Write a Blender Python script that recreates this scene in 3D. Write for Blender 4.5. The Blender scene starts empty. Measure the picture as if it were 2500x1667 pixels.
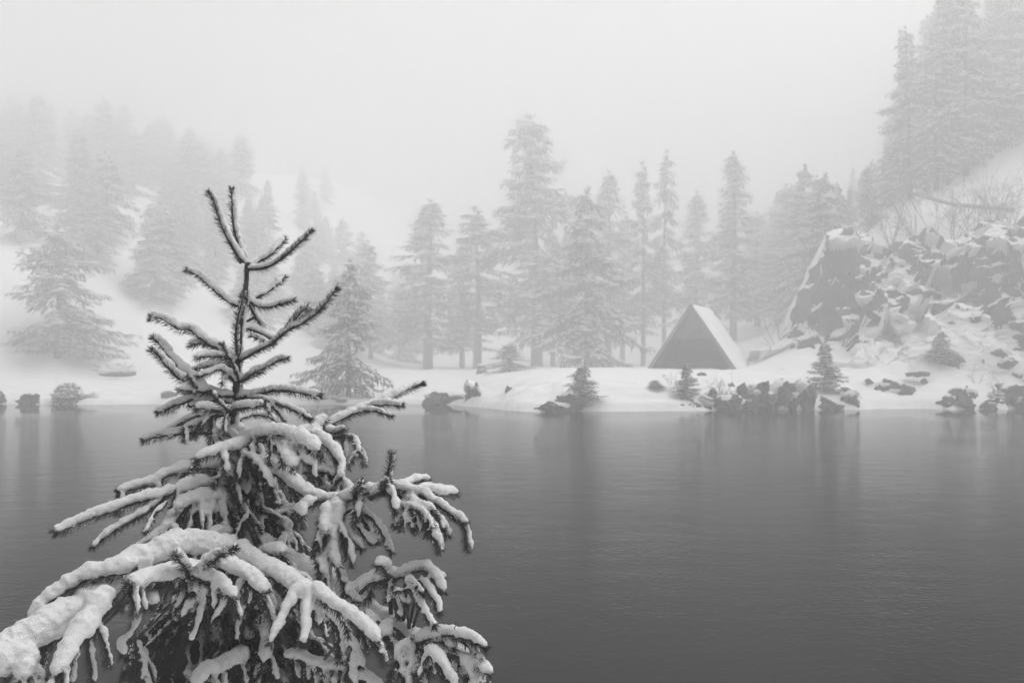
import bpy, math, random
import numpy as np
from mathutils import Vector, Matrix

S = bpy.context.scene
COL = S.collection
F = 2430.0            # focal length in source pixels (2500 px wide frame)
CAMZ = 2.5
HOR = 885.0           # image row of the horizon
PITCH = math.atan((HOR - 833.5) / F)

# ------------------------------------------------------------------ camera
cam = bpy.data.cameras.new('camera')
cam.sensor_width = 36.0
cam.lens = 36.0 * F / 2500.0
cam.clip_start = 0.05
cam.clip_end = 2000.0
camo = bpy.data.objects.new('camera', cam)
COL.objects.link(camo)
camo.location = (0, 0, CAMZ)
camo.rotation_euler = (math.pi / 2 + PITCH, 0, 0)
S.camera = camo
cam.dof.use_dof = True
cam.dof.focus_distance = 3.1
cam.dof.aperture_fstop = 11.0

# ------------------------------------------------------------------ sky, sun, exposure
SUN_EL, SUN_ROT = math.radians(58), math.radians(98)
w = bpy.data.worlds.new('World')
S.world = w
w.use_nodes = True
nt = w.node_tree
bg = nt.nodes['Background']
sky = nt.nodes.new('ShaderNodeTexSky')
sky.sky_type = 'NISHITA'
sky.sun_disc = False
sky.sun_elevation = SUN_EL
sky.sun_rotation = SUN_ROT
sky.dust_density = 6.0
sky.air_density = 1.6
sky.ozone_density = 1.0
bw = nt.nodes.new('ShaderNodeRGBToBW')
nt.links.new(sky.outputs[0], bw.inputs[0])
nt.links.new(bw.outputs[0], bg.inputs[0])
bg.inputs[1].default_value = 0.06
sun = bpy.data.lights.new('sun', 'SUN')
sun.energy = 1.5
sun.angle = math.radians(40)
sun.color = (1, 1, 1)
suno = bpy.data.objects.new('sun', sun)
COL.objects.link(suno)
# direction towards the sun: azimuth measured from +Y towards +X
sd = Vector((math.sin(SUN_ROT) * math.cos(SUN_EL), math.cos(SUN_ROT) * math.cos(SUN_EL), math.sin(SUN_EL)))
suno.rotation_euler = (-sd).to_track_quat('-Z', 'Y').to_euler()
S.view_settings.view_transform = 'Standard'
S.view_settings.look = 'None'
S.view_settings.gamma = 1.0
S.view_settings.use_curve_mapping = False
S.view_settings.exposure = 1.38
S.cycles.max_bounces = 8
S.cycles.diffuse_bounces = 3
S.cycles.volume_bounces = 4
S.cycles.use_denoising = True
S.cycles.sample_clamp_indirect = 4.0

# ------------------------------------------------------------------ helpers
RNG = np.random.default_rng(7)
random.seed(7)


def W(px, py, Y):
    """world point seen at source pixel (px, py) at world distance Y"""
    u, v = (px - 1250.0) / F, (833.5 - py) / F
    c, s = math.cos(PITCH), math.sin(PITCH)
    dy, dz = c - v * s, s + v * c
    t = Y / dy
    return np.array((u * t, Y, CAMZ + dz * t))


def mesh(name, V, Fc, mats, parent=None, smooth=False, matidx=None, loc=None):
    """V (n,3); Fc: int array (m,k) or list of such arrays; makes ONE object"""
    me = bpy.data.meshes.new(name)
    if not isinstance(Fc, (list, tuple)):
        Fc = [Fc]
    Fc = [np.asarray(f, dtype=np.int32) for f in Fc if len(f)]
    V = np.asarray(V, dtype=np.float32)
    nl = sum(f.size for f in Fc)
    npoly = sum(len(f) for f in Fc)
    me.vertices.add(len(V))
    me.vertices.foreach_set('co', V.ravel())
    me.loops.add(nl)
    me.loops.foreach_set('vertex_index', np.concatenate([f.ravel() for f in Fc]))
    me.polygons.add(npoly)
    starts, tot, a = [], [], 0
    for f in Fc:
        k = f.shape[1]
        starts.append(a + np.arange(len(f)) * k)
        tot.append(np.full(len(f), k))
        a += f.size
    me.polygons.foreach_set('loop_start', np.concatenate(starts).astype(np.int32))
    me.polygons.foreach_set('loop_total', np.concatenate(tot).astype(np.int32))
    for m in (mats if isinstance(mats, (list, tuple)) else [mats]):
        me.materials.append(m)
    if matidx is not None:
        me.polygons.foreach_set('material_index', np.asarray(matidx, dtype=np.int32))
    me.polygons.foreach_set('use_smooth', np.full(npoly, bool(smooth)))
    me.update(calc_edges=True)
    me.validate()
    o = bpy.data.objects.new(name, me)
    COL.objects.link(o)
    if parent is not None:
        o.parent = parent
    if loc is not None:
        o.location = loc
    return o


def empty(name, loc=(0, 0, 0), rz=0.0):
    o = bpy.data.objects.new(name, None)
    COL.objects.link(o)
    o.location = loc
    o.rotation_euler = (0, 0, rz)
    o.empty_display_size = 0.2
    return o


def tag(o, label=None, cat=None, group=None, kind=None):
    if label: o['label'] = label
    if cat: o['category'] = cat
    if group: o['group'] = group
    if kind: o['kind'] = kind
    return o


def copy_tree(root, loc, rz, scale, label, group=None, tilt=(0, 0)):
    r = root.copy()
    COL.objects.link(r)
    r.location = loc
    r.rotation_euler = (tilt[0], tilt[1], rz)
    r.scale = scale
    r['label'] = label
    if group: r['group'] = group
    elif 'group' in r: del r['group']
    for ch in root.children:
        c = ch.copy()
        COL.objects.link(c)
        c.parent = r
    return r


# value noise -------------------------------------------------------
def _hash(ix, iy, iz, seed):
    h = (ix * 374761393 + iy * 668265263 + iz * 2147483647 + seed * 1274126177) & 0xFFFFFFFF
    h = ((h ^ (h >> 13)) * 1274126177) & 0xFFFFFFFF
    return ((h ^ (h >> 16)) & 0xFFFFFF) / float(0xFFFFFF)


def vnoise(P, scale=1.0, seed=0):
    P = np.asarray(P, dtype=np.float64) * scale
    i = np.floor(P).astype(np.int64)
    f = P - i
    f = f * f * (3 - 2 * f)
    out = 0
    for dx in (0, 1):
        wx = f[:, 0] if dx else 1 - f[:, 0]
        for dy in (0, 1):
            wy = f[:, 1] if dy else 1 - f[:, 1]
            for dz in (0, 1):
                wz = f[:, 2] if dz else 1 - f[:, 2]
                out = out + wx * wy * wz * _hash(i[:, 0] + dx, i[:, 1] + dy, i[:, 2] + dz, seed)
    return out * 2 - 1


def fbm(P, scale=1.0, seed=0, octaves=4, gain=0.5):
    a, s, o = 1.0, scale, 0
    for k in range(octaves):
        o = o + a * vnoise(P, s, seed + k * 17)
        a *= gain
        s *= 2.03
    return o


def cells(P, scale, seed):
    """nearest-cell random value and 3 random gradients (for broken rock facets)"""
    P = np.asarray(P, dtype=np.float64) * scale
    i = np.floor(P).astype(np.int64)
    best = np.full(len(P), 1e9)
    val = np.zeros(len(P))
    rel = np.zeros((len(P), 3))
    for dx in (-1, 0, 1):
        for dy in (-1, 0, 1):
            for dz in (-1, 0, 1):
                c = i + (dx, dy, dz)
                q = np.stack([c[:, k] + _hash(c[:, 0], c[:, 1], c[:, 2], seed + k + 1) for k in range(3)], 1)
                d = ((P - q) ** 2).sum(1)
                m = d < best
                best = np.where(m, d, best)
                v = _hash(c[:, 0], c[:, 1], c[:, 2], seed + 9)
                val = np.where(m, v, val)
                rel[m] = (P - q)[m]
    g = np.stack([np.sin(val * 91.7), np.sin(val * 173.3 + 1), np.sin(val * 311.1 + 2)], 1)
    return val * 2 - 1 + (rel * g).sum(1) * 1.2


# materials ---------------------------------------------------------
def mat(name, col, rough=0.8, spec=0.3, noise=0.0, nscale=20.0, bump=0.0, bscale=60.0, bdist=0.01):
    m = bpy.data.materials.new(name)
    m.use_nodes = True
    t = m.node_tree
    p = t.nodes['Principled BSDF']
    p.inputs['Base Color'].default_value = (col, col, col, 1)
    p.inputs['Roughness'].default_value = rough
    p.inputs['Specular IOR Level'].default_value = spec
    tc = t.nodes.new('ShaderNodeTexCoord')
    if noise:
        n = t.nodes.new('ShaderNodeTexNoise')
        n.inputs['Scale'].default_value = nscale
        n.inputs['Detail'].default_value = 5
        t.links.new(tc.outputs['Object'], n.inputs['Vector'])
        r = t.nodes.new('ShaderNodeMapRange')
        r.inputs[1].default_value, r.inputs[2].default_value = 0.3, 0.7
        r.inputs[3].default_value, r.inputs[4].default_value = col * (1 - noise), col * (1 + noise)
        t.links.new(n.outputs[0], r.inputs[0])
        t.links.new(r.outputs[0], p.inputs['Base Color'])
    if bump:
        n = t.nodes.new('ShaderNodeTexNoise')
        n.inputs['Scale'].default_value = bscale
        n.inputs['Detail'].default_value = 4
        t.links.new(tc.outputs['Object'], n.inputs['Vector'])
        b = t.nodes.new('ShaderNodeBump')
        b.inputs['Strength'].default_value = bump
        b.inputs['Distance'].default_value = bdist
        t.links.new(n.outputs[0], b.inputs['Height'])
        t.links.new(b.outputs[0], p.inputs['Normal'])
    return m


M = dict(
    snow=mat('fresh_snow', 0.80, 0.7, 0.2, 0.03, 30, 0.8, 330, 0.006),
    ground=mat('snow_ground', 0.88, 0.7, 0.2, 0.02, 2, 0.5, 4, 0.06),
    far_snow=mat('snow_on_trees', 0.82, 0.8, 0.1),
    needle=mat('spruce_needle', 0.03, 0.5, 0.4, 0.35, 60),
    wood=mat('spruce_bark', 0.06, 0.9, 0.2, 0.4, 60, 0.8, 120, 0.004),
    snowcap=mat('snow_cap', 0.84, 0.8, 0.1),
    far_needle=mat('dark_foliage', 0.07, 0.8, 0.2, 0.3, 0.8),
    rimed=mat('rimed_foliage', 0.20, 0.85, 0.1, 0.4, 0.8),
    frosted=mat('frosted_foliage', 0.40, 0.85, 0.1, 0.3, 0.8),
    far_wood=mat('dark_bark', 0.07, 0.9, 0.1, 0.3, 6),
    twig=mat('frosted_twig', 0.22, 0.9, 0.1, 0.5, 3),
    rock=mat('wet_rock', 0.05, 0.75, 0.3, 0.5, 2.5, 0.8, 7, 0.08),
    plank=mat('weathered_plank', 0.17, 0.85, 0.2, 0.35, 3),
    shade_plank=mat('shade_dark_timber', 0.03, 0.85, 0.2, 0.35, 3),  # shade inside the shelter is put into this timber colour
)


def snowy_rock_material():
    m = bpy.data.materials.new('snow_dusted_rock')
    m.use_nodes = True
    t = m.node_tree
    p = t.nodes['Principled BSDF']
    p.inputs['Roughness'].default_value = 0.8
    p.inputs['Specular IOR Level'].default_value = 0.2
    g = t.nodes.new('ShaderNodeNewGeometry')
    sx = t.nodes.new('ShaderNodeSeparateXYZ')
    t.links.new(g.outputs['True Normal'], sx.inputs[0])
    n = t.nodes.new('ShaderNodeTexNoise'); n.inputs['Scale'].default_value = 0.9; n.inputs['Detail'].default_value = 8
    t.links.new(g.outputs['Position'], n.inputs['Vector'])
    a = t.nodes.new('ShaderNodeMath'); a.operation = 'MULTIPLY_ADD'
    a.inputs[1].default_value = 0.9
    t.links.new(n.outputs[0], a.inputs[0])
    t.links.new(sx.outputs[2], a.inputs[2])
    r = t.nodes.new('ShaderNodeMapRange'); r.interpolation_type = 'SMOOTHSTEP'
    r.inputs[1].default_value, r.inputs[2].default_value = 0.80, 0.90
    t.links.new(a.outputs[0], r.inputs[0])
    n2 = t.nodes.new('ShaderNodeTexNoise'); n2.inputs['Scale'].default_value = 2.2; n2.inputs['Detail'].default_value = 7
    t.links.new(g.outputs['Position'], n2.inputs['Vector'])
    rr = t.nodes.new('ShaderNodeMapRange')
    rr.inputs[1].default_value, rr.inputs[2].default_value = 0.3, 0.7
    rr.inputs[3].default_value, rr.inputs[4].default_value = 0.05, 0.14
    t.links.new(n2.outputs[0], rr.inputs[0])
    mx = t.nodes.new('ShaderNodeMix'); mx.data_type = 'FLOAT'
    t.links.new(r.outputs[0], mx.inputs[0])
    t.links.new(rr.outputs[0], mx.inputs[2])
    mx.inputs[3].default_value = 0.82
    t.links.new(mx.outputs[0], p.inputs['Base Color'])
    b = t.nodes.new('ShaderNodeBump'); b.inputs['Strength'].default_value = 0.6; b.inputs['Distance'].default_value = 0.15
    t.links.new(n2.outputs[0], b.inputs['Height'])
    t.links.new(b.outputs[0], p.inputs['Normal'])
    return m


def water_material():
    m = bpy.data.materials.new('dark_lake_water')
    m.use_nodes = True
    t = m.node_tree
    p = t.nodes['Principled BSDF']
    p.inputs['Base Color'].default_value = (0.006, 0.006, 0.006, 1)
    p.inputs['Roughness'].default_value = 0.02
    p.inputs['IOR'].default_value = 1.33
    p.inputs['Specular IOR Level'].default_value = 0.03
    g = t.nodes.new('ShaderNodeNewGeometry')
    mp = t.nodes.new('ShaderNodeMapping')
    mp.inputs['Scale'].default_value = (0.75, 1.0, 1.0)
    mp.inputs['Rotation'].default_value = (0, 0, 0.12)
    t.links.new(g.outputs['Position'], mp.inputs[0])
    n1 = t.nodes.new('ShaderNodeTexNoise'); n1.inputs['Scale'].default_value = 13.0; n1.inputs['Detail'].default_value = 3
    n2 = t.nodes.new('ShaderNodeTexNoise'); n2.inputs['Scale'].default_value = 1.6; n2.inputs['Detail'].default_value = 2
    t.links.new(mp.outputs[0], n1.inputs['Vector']); t.links.new(mp.outputs[0], n2.inputs['Vector'])
    # calm and ruffled patches
    n3 = t.nodes.new('ShaderNodeTexNoise'); n3.inputs['Scale'].default_value = 0.13; n3.inputs['Detail'].default_value = 3
    t.links.new(mp.outputs[0], n3.inputs['Vector'])
    sy = t.nodes.new('ShaderNodeSeparateXYZ'); t.links.new(g.outputs['Position'], sy.inputs[0])
    # the wind does not reach the water under the far bank
    lee = t.nodes.new('ShaderNodeMapRange'); lee.interpolation_type = 'SMOOTHSTEP'
    lee.inputs[1].default_value, lee.inputs[2].default_value = 51.0, 39.0
    lee.inputs[3].default_value, lee.inputs[4].default_value = 0.05, 1.0
    t.links.new(sy.outputs[1], lee.inputs[0])
    pr = t.nodes.new('ShaderNodeMapRange')
    pr.inputs[1].default_value, pr.inputs[2].default_value = 0.35, 0.65
    pr.inputs[3].default_value, pr.inputs[4].default_value = 0.35, 1.0
    t.links.new(n3.outputs[0], pr.inputs[0])
    mu = t.nodes.new('ShaderNodeMath'); mu.operation = 'MULTIPLY'
    t.links.new(lee.outputs[0], mu.inputs[0]); t.links.new(pr.outputs[0], mu.inputs[1])
    ad = t.nodes.new('ShaderNodeMath'); ad.operation = 'MULTIPLY_ADD'; ad.inputs[1].default_value = 1.5
    t.links.new(n2.outputs[0], ad.inputs[0]); t.links.new(n1.outputs[0], ad.inputs[2])
    b = t.nodes.new('ShaderNodeBump')
    b.inputs['Distance'].default_value = 0.013
    t.links.new(mu.outputs[0], b.inputs['Strength'])
    t.links.new(ad.outputs[0], b.inputs['Height'])
    t.links.new(b.outputs[0], p.inputs['Normal'])
    return m


M['rockface'] = snowy_rock_material()
M['water'] = water_material()


def sstep(a, b, x):
    t = np.clip((x - a) / (b - a), 0, 1)
    return t * t * (3 - 2 * t)


# ------------------------------------------------------------------ terrain
def shore(X):
    return np.interp(X, [-80, -34, -20, -8, -4.2, -2.6, -1.2, 0.5, 1.5, 6, 12, 17, 22, 30, 60],
                     [63, 60.5, 59.3, 60.0, 59.6, 57.5, 54.0, 51.2, 50.3, 51.2, 52.2, 53.0, 53.6, 54.2, 55])


def height(X, Y):
    P = np.stack([X, Y, 0 * X], 1)
    ys = shore(X) + 0.5 * fbm(P, 0.5, 3, 3)
    t = Y - ys
    right = sstep(-4, 4, X)
    # bank profile left and right
    left_z = np.interp(t, [-6, -1, 0, 0.35, 3, 9, 22, 60], [-1.6, -0.4, -0.03, 0.28, 0.62, 1.15, 1.72, 2.0])
    right_z = np.interp(t, [-6, -1, 0, 0.25, 2, 5, 9, 13, 40], [-1.6, -0.4, -0.03, 0.42, 1.0, 1.62, 1.98, 2.08, 2.1])
    z = left_z * (1 - right) + right_z * right
    on = sstep(0.1, 2.5, t)
    z += on * 0.07 * fbm(P, 0.8, 11, 4) + sstep(0.3, 1.5, t) * sstep(9, 3, t) * 0.16 * fbm(P, 1.1, 21, 3)
    # right-hand talus slope
    z += sstep(14.5, 30, X) * sstep(1, 12, t) * 3.4 + sstep(14.5, 19, X) * sstep(6, 11, t) * 0.8
    # high ground on the right behind the rock face
    rb = sstep(18.5, 25.5, X - (Y - 66) * 0.30) * sstep(64.5, 70, Y)
    z += rb * 6.5 + np.clip(X - 25 - 0.3 * (Y - 66), 0, 60) * 0.5 * sstep(66, 76, Y) + rb * np.clip(Y - 70, 0, 60) * 0.15
    # left-hand mountain side
    d = np.clip((-X - 12) * 0.55 + (Y - 86) * 0.83, 0, 130)
    d = 50 * (1 - np.exp(-d / 50))
    z += d * 0.66 * sstep(0, 14, d) * sstep(-8, -42, X)
    z += np.clip(Y - 115, 0, 200) * 0.10
    # the bank the photographer stands on
    near = np.interp(Y, [-30, 0, 3.6, 4.6, 5.4, 8], [1.3, 0.95, 0.78, 0.45, -0.1, -1.6])
    z = np.where(Y < 20, near + 0.03 * fbm(P, 1.2, 5, 3), z)
    return z


xs = np.concatenate([np.arange(-320, -48, 8.0), np.arange(-48, 48, 0.32), np.arange(48, 321, 8.0)])
ys_ = np.concatenate([np.arange(-30, 10, 1.0), np.arange(10, 46, 6.0), np.arange(46, 74, 0.2), np.arange(74, 90, 1.0), np.arange(90, 320, 5.0)])
GX, GY = np.meshgrid(xs, ys_)
gx, gy = GX.ravel(), GY.ravel()
gz = height(gx, gy)
nx, ny = len(xs), len(ys_)
idx = np.arange(nx * ny).reshape(ny, nx)
quads = np.stack([idx[:-1, :-1].ravel(), idx[:-1, 1:].ravel(), idx[1:, 1:].ravel(), idx[1:, :-1].ravel()], 1)
tag(mesh('snowy_ground', np.stack([gx, gy, gz], 1), quads, M['ground'], smooth=True), kind='structure')


def hz(x, y):
    return float(height(np.array([float(x)]), np.array([float(y)]))[0])


wv = np.array([(-319, 5.0, 0), (319, 5.0, 0), (319, 70, 0), (-319, 70, 0)], float)
tag(mesh('lake_water', wv, np.array([[0, 1, 2, 3]]), M['water']), kind='structure')

# rock face on the right: a leaning, broken wall with ledges
def rock_face():
    X = np.arange(16.6, 50, 0.085)
    v = np.linspace(0, 1, 150)
    XX, VV = np.meshgrid(X, v)
    X, Vv = XX.ravel(), VV.ravel()
    top = np.interp(X, [17, 18.4, 19.6, 20.9, 21.8, 22.6, 24.5, 27, 30, 36, 50], [2.6, 4.0, 6.6, 9.2, 10.6, 11.1, 10.6, 10.4, 11.2, 13, 18])
    bot = np.interp(X, [16, 18, 21, 24, 25.5, 28, 31, 36, 50], [1.6, 1.9, 3.6, 3.9, 3.2, 3.6, 2.8, 2.5, 3])
    Y0 = np.interp(X, [16, 18, 21, 26, 30, 36, 50], [63, 61.5, 61.4, 60.6, 58.6, 57, 55])
    Y = Y0 - 2.6 + Vv * 9.5
    top = top + 0.7 * fbm(np.stack([X, 0 * X, 0 * X], 1), 0.7, 33, 3) * sstep(17, 20, X)
    zb0 = height(X, Y0 - 2.6) - 0.35
    Z = zb0 + (top - zb0) * (Vv ** 1.05)
    Z += (bot - 0.6 - zb0).clip(0, 3) * np.sin(np.clip(Vv * 2.2, 0, 1) * math.pi) * 0.35
    P = np.stack([X, Y, Z], 1)
    Q = np.stack([P[:, 0] * 0.8 + 0.35 * P[:, 2], P[:, 1] * 0.7, P[:, 2] * 1.3 - 0.3 * P[:, 0]], 1)
    Q = Q + 0.35 * np.stack([fbm(P, 0.7, 61, 3), fbm(P, 0.7, 62, 3), fbm(P, 0.7, 63, 3)], 1)
    dsp = 1.35 * cells(Q, 0.30, 5) + 0.50 * cells(Q, 0.75, 31) + 0.10 * cells(Q, 1.9, 77) + 0.08 * fbm(P, 2.4, 3, 3)
    edge = sstep(0, 0.12, Vv) * sstep(1.0, 0.93, Vv) * 0.9 + 0.1
    # lower slope mostly buried, crags above
    bury = sstep(0.05, 0.45, Vv + 0.22 * fbm(P, 0.22, 71, 2) + 0.20 * sstep(27, 31, X))
    dsp = dsp * (0.35 + 0.65 * bury)
    P[:, 1] += -dsp * 0.85 * edge
    P[:, 2] += dsp * 0.45 * edge
    P[:, 0] -= dsp * 0.12 * edge
    P[:, 0] += 0.6 * fbm(P, 0.6, 55, 4)
    n0, n1 = XX.shape[1], XX.shape[0]
    # skirt going back so that the top meets the plateau
    idx = np.arange(n0 * n1).reshape(n1, n0)
    q = np.stack([idx[:-1, :-1].ravel(), idx[:-1, 1:].ravel(), idx[1:, 1:].ravel(), idx[1:, :-1].ravel()], 1)
    back = P[idx[-1]] + np.array([0, 5.0, -2.5])
    left = P[idx[:, 0]] + np.array([1.5, 7.0, -1.0])
    V = np.concatenate([P, back, left])
    b0 = len(P)
    qb = np.stack([idx[-1, :-1], idx[-1, 1:], b0 + 1 + np.arange(n0 - 1), b0 + np.arange(n0 - 1)], 1)
    l0 = b0 + n0
    ql = np.stack([idx[1:, 0], l0 + 1 + np.arange(n1 - 1), l0 + np.arange(n1 - 1), idx[:-1, 0]], 1)
    allq = np.concatenate([q, qb, ql])
    # snow lies where the rock is not too steep
    A, B_, C_ = V[allq[:, 0]], V[allq[:, 1]], V[allq[:, 3]]
    nrm = np.cross(B_ - A, C_ - A); nrm /= np.linalg.norm(nrm, axis=1, keepdims=True) + 1e-9
    nz = np.abs(nrm[:, 2])
    g2 = nz[:len(q)].reshape(n1 - 1, n0 - 1)
    for it in range(5):
        g2 = (g2 + np.roll(g2, 1, 0) + np.roll(g2, -1, 0) + np.roll(g2, 1, 1) + np.roll(g2, -1, 1)) / 5
    nz[:len(q)] = g2.ravel()
    cen = V[allq].mean(1)
    bb = np.ones(len(allq)); bb[:len(q)] = bury[q[:, 0]]
    thr = 0.25 + 0.30 * bb + 0.16 * fbm(cen, 0.9, 91, 4) + 0.05 * fbm(cen, 5, 92, 2)
    snowy = (nz > thr).astype(int)
    snowy[len(q):] = 1
    return mesh('rock_face', V, [allq], [M['rock'], M['ground']], matidx=snowy)


tag(rock_face(), kind='structure')


# ------------------------------------------------------------------ far trees
def tube_arrays(P, R, k=5):
    """P (n,3) polyline, R (n,), returns verts, quads"""
    P = np.asarray(P, float)
    n = len(P)
    T = np.gradient(P, axis=0)
    T /= np.linalg.norm(T, axis=1, keepdims=True) + 1e-9
    ref = np.where(np.abs(T[:, 2:3]) < 0.9, np.array([[0, 0, 1.0]]), np.array([[1.0, 0, 0]]))
    A = np.cross(T, ref); A /= np.linalg.norm(A, axis=1, keepdims=True) + 1e-9
    B = np.cross(T, A)
    a = np.arange(k) * 2 * math.pi / k
    V = P[:, None] + np.asarray(R)[:, None, None] * (np.cos(a)[None, :, None] * A[:, None] + np.sin(a)[None, :, None] * B[:, None])
    V = V.reshape(-1, 3)
    i = np.arange(n - 1)[:, None] * k + np.arange(k)[None]
    j = np.arange(n - 1)[:, None] * k + (np.arange(k)[None] + 1) % k
    q = np.stack([i, j, j + k, i + k], -1).reshape(-1, 4)
    return V, q


class Bag:
    def __init__(s): s.V, s.F, s.n = [], {}, 0
    def add(s, V, Fc):
        Fc = np.asarray(Fc)
        s.V.append(V); s.F.setdefault(Fc.shape[1], []).append(Fc + s.n); s.n += len(V)
    def build(s, name, m, parent=None, smooth=False, loc=None):
        return mesh(name, np.concatenate(s.V), [np.concatenate(f) for f in s.F.values()], m, parent, smooth, loc=loc)


OCT = np.array([[1, 0, 0], [0, 1, 0], [-1, 0, 0], [0, -1, 0], [0, 0, 1], [0, 0, -0.6]], float)
OCTF = np.array([[0, 1, 4], [1, 2, 4], [2, 3, 4], [3, 0, 4], [1, 0, 5], [2, 1, 5], [3, 2, 5], [0, 3, 5]])


def make_conifer(name, H, Wd, crown0, seed, snow=1.0, step=0.42, dens=1.0, droop=0.5, clump=0.42, profile=0.85, whirl=7, trunk_r=None, see=0.0, leaf='far_needle'):
    """Norway spruce H metres high: trunk, crown of needle sprays, snow lying on the boughs"""
    g = np.random.default_rng(seed)
    root = empty(name)
    # trunk
    tz = np.linspace(-0.4, H * 0.99, 12)
    r0 = trunk_r or H * 0.013
    tp = np.stack([0.012 * H * np.sin(tz / H * 3 + seed) * tz / H, 0.012 * H * np.cos(tz / H * 2.2 + seed) * tz / H, tz], 1)
    V, q = tube_arrays(tp, r0 * np.clip(1.25 - tz / H * 1.22, 0.04, 1.3), 8)
    mesh('trunk', V, q, M['far_wood'], root, True)
    tri_p, tri_d, tri_s, tri_w = [], [], [], []
    sn_p, sn_s = [], []
    bough = Bag()
    z = crown0
    while z < H * 0.985:
        t = (z - crown0) / (H - crown0)
        L0 = Wd * 0.5 * (1 - t) ** profile * min(1.0, 0.45 + t * 5)
        nb = max(3, int(whirl * (0.65 + 0.5 * (1 - t))))
        for b in range(nb):
            if g.random() < see: continue
            az = g.uniform(0, 2 * math.pi)
            L = L0 * g.uniform(0.55, 1.15) * (1 + 0.28 * math.sin(az * 2 + seed + z * 1.3 / max(step * 3, .1)) + 0.15 * math.sin(az * 5 + z * 7)) + clump * 0.3
            zz = z + g.uniform(-0.5, 0.5) * step
            n = max(3, int(L / (clump * 0.42)))
            s = np.linspace(0.08, 1, n)
            slope = droop * (0.55 + 0.6 * (1 - t)) * g.uniform(0.7, 1.25)
            up0 = 0.35 * t
            x = s * L
            dz = up0 * x - slope * x * (0.55 + 0.45 * s) + 0.30 * slope * L * s ** 4
            az2 = az + 0.25 * g.uniform(-1, 1) * s
            c = np.stack([np.cos(az2) * x, np.sin(az2) * x, zz + dz + 0.10 * clump * np.sin(s * 9 + az * 5)], 1)
            c[:, :2] += tp[min(11, int(12 * zz / H))][:2]
            V, q = tube_arrays(c, np.linspace(0.02, 0.006, n) * H / 14, 3)
            bough.add(V, q)
            m = int(max(2, 4 * dens))
            for k in range(m):
                side = g.choice([-1, 1], n)
                lat = np.stack([-np.sin(az2) * side, np.cos(az2) * side, 0 * s], 1)
                fwd = np.stack([np.cos(az2), np.sin(az2), 0 * s], 1)
                lw = clump * (0.5 + 0.8 * np.sin(np.pi * np.clip(s, 0.1, 0.92)))
                d = lat * g.uniform(0.2, 1.0, (n, 1)) + fwd * g.uniform(0.1, 0.7, (n, 1)) + np.array([0, 0, -1.0]) * g.uniform(0.15, 1.25, (n, 1)) * (0.5 + droop)
                d /= np.linalg.norm(d, axis=1, keepdims=True)
                tri_p.append(c + g.normal(0, clump * 0.13, (n, 3)))
                tri_d.append(d); tri_s.append(lw * g.uniform(0.6, 1.35, n)); tri_w.append(lw * g.uniform(0.14, 0.30, n))
            ms = snow * (1.0 if s.size else 0)
            for k in range(3):
                keep = g.random(n) < (0.62 if k == 0 else 0.34) * ms * (0.65 + 1.7 * t * t) + 0.22 * s * ms  # snow thickened towards the top, standing in for fog swallowing the crowns
                lat = np.stack([-np.sin(az2), np.cos(az2), -0.5 * np.ones(n)], 1) * (g.uniform(-1, 1, (n, 1)) * clump * 0.42) * (0 if k == 0 else 1)
                lat[:, 2] = -np.abs(lat[:, 2])
                pp = c + lat + np.array([0, 0, clump * 0.12]) + g.normal(0, clump * 0.08, (n, 3))
                sc = np.stack([clump * g.uniform(0.14, 0.46, n), clump * g.uniform(0.14, 0.46, n), clump * g.uniform(0.07, 0.19, n)], 1)
                sn_p.append(pp[keep]); sn_s.append(sc[keep])
        z += step * (0.6 + 0.55 * (1 - t)) * g.uniform(0.8, 1.2)
    # tip
    tri_p.append(np.repeat(tp[-1:], 10, 0)); d = g.normal(0, 0.5, (10, 3)); d[:, 2] = 1; tri_d.append(d / np.linalg.norm(d, axis=1, keepdims=True))
    tri_s.append(np.full(10, clump * 0.9)); tri_w.append(np.full(10, clump * 0.15))
    P = np.concatenate(tri_p); D = np.concatenate(tri_d); Sx = np.concatenate(tri_s)[:, None]; Wx = np.concatenate(tri_w)[:, None]
    A = np.cross(D, g.normal(0, 1, P.shape)); A /= np.linalg.norm(A, axis=1, keepdims=True) + 1e-9
    v0 = P + A * Wx * 0.5; v1 = P + D * Sx; v2 = P - A * Wx * 0.5; v3 = P + D * Sx * 0.45 + np.cross(A, D) * Wx * 0.5
    n = len(P)
    V = np.stack([v0, v1, v2, v3], 1).reshape(-1, 3)
    i = np.arange(n)[:, None] * 4
    Fc = np.concatenate([i + np.array([[0, 1, 3]]), i + np.array([[2, 3, 1]])])
    bag = bough
    bag.add(V, Fc)
    bag.build('crown', M[leaf], root)
    # snow clots, each a small faceted lump with its own turn
    P = np.concatenate(sn_p); Sc = np.concatenate(sn_s); n = len(P)
    a = g.uniform(0, 6.28, n); ca, sa = np.cos(a), np.sin(a)
    b = OCT[None] * Sc[:, None] * g.uniform(0.75, 1.25, (n, 6, 1))
    V = np.stack([b[..., 0] * ca[:, None] - b[..., 1] * sa[:, None], b[..., 0] * sa[:, None] + b[..., 1] * ca[:, None], b[..., 2]], -1) + P[:, None]
    Fc = (np.arange(n)[:, None, None] * 6 + OCTF[None]).reshape(-1, 3)
    mesh('snow_load', V.reshape(-1, 3), Fc, M['far_snow'], root, True)
    return root


def place(o, x, y, rz, sc, label, group=None, cat='tree', dz=0.0):
    o.location = (x, y, hz(x, y) + dz)
    o.rotation_euler = (0, 0, rz)
    o.scale = sc
    tag(o, label, cat, group)
    return o


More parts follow.
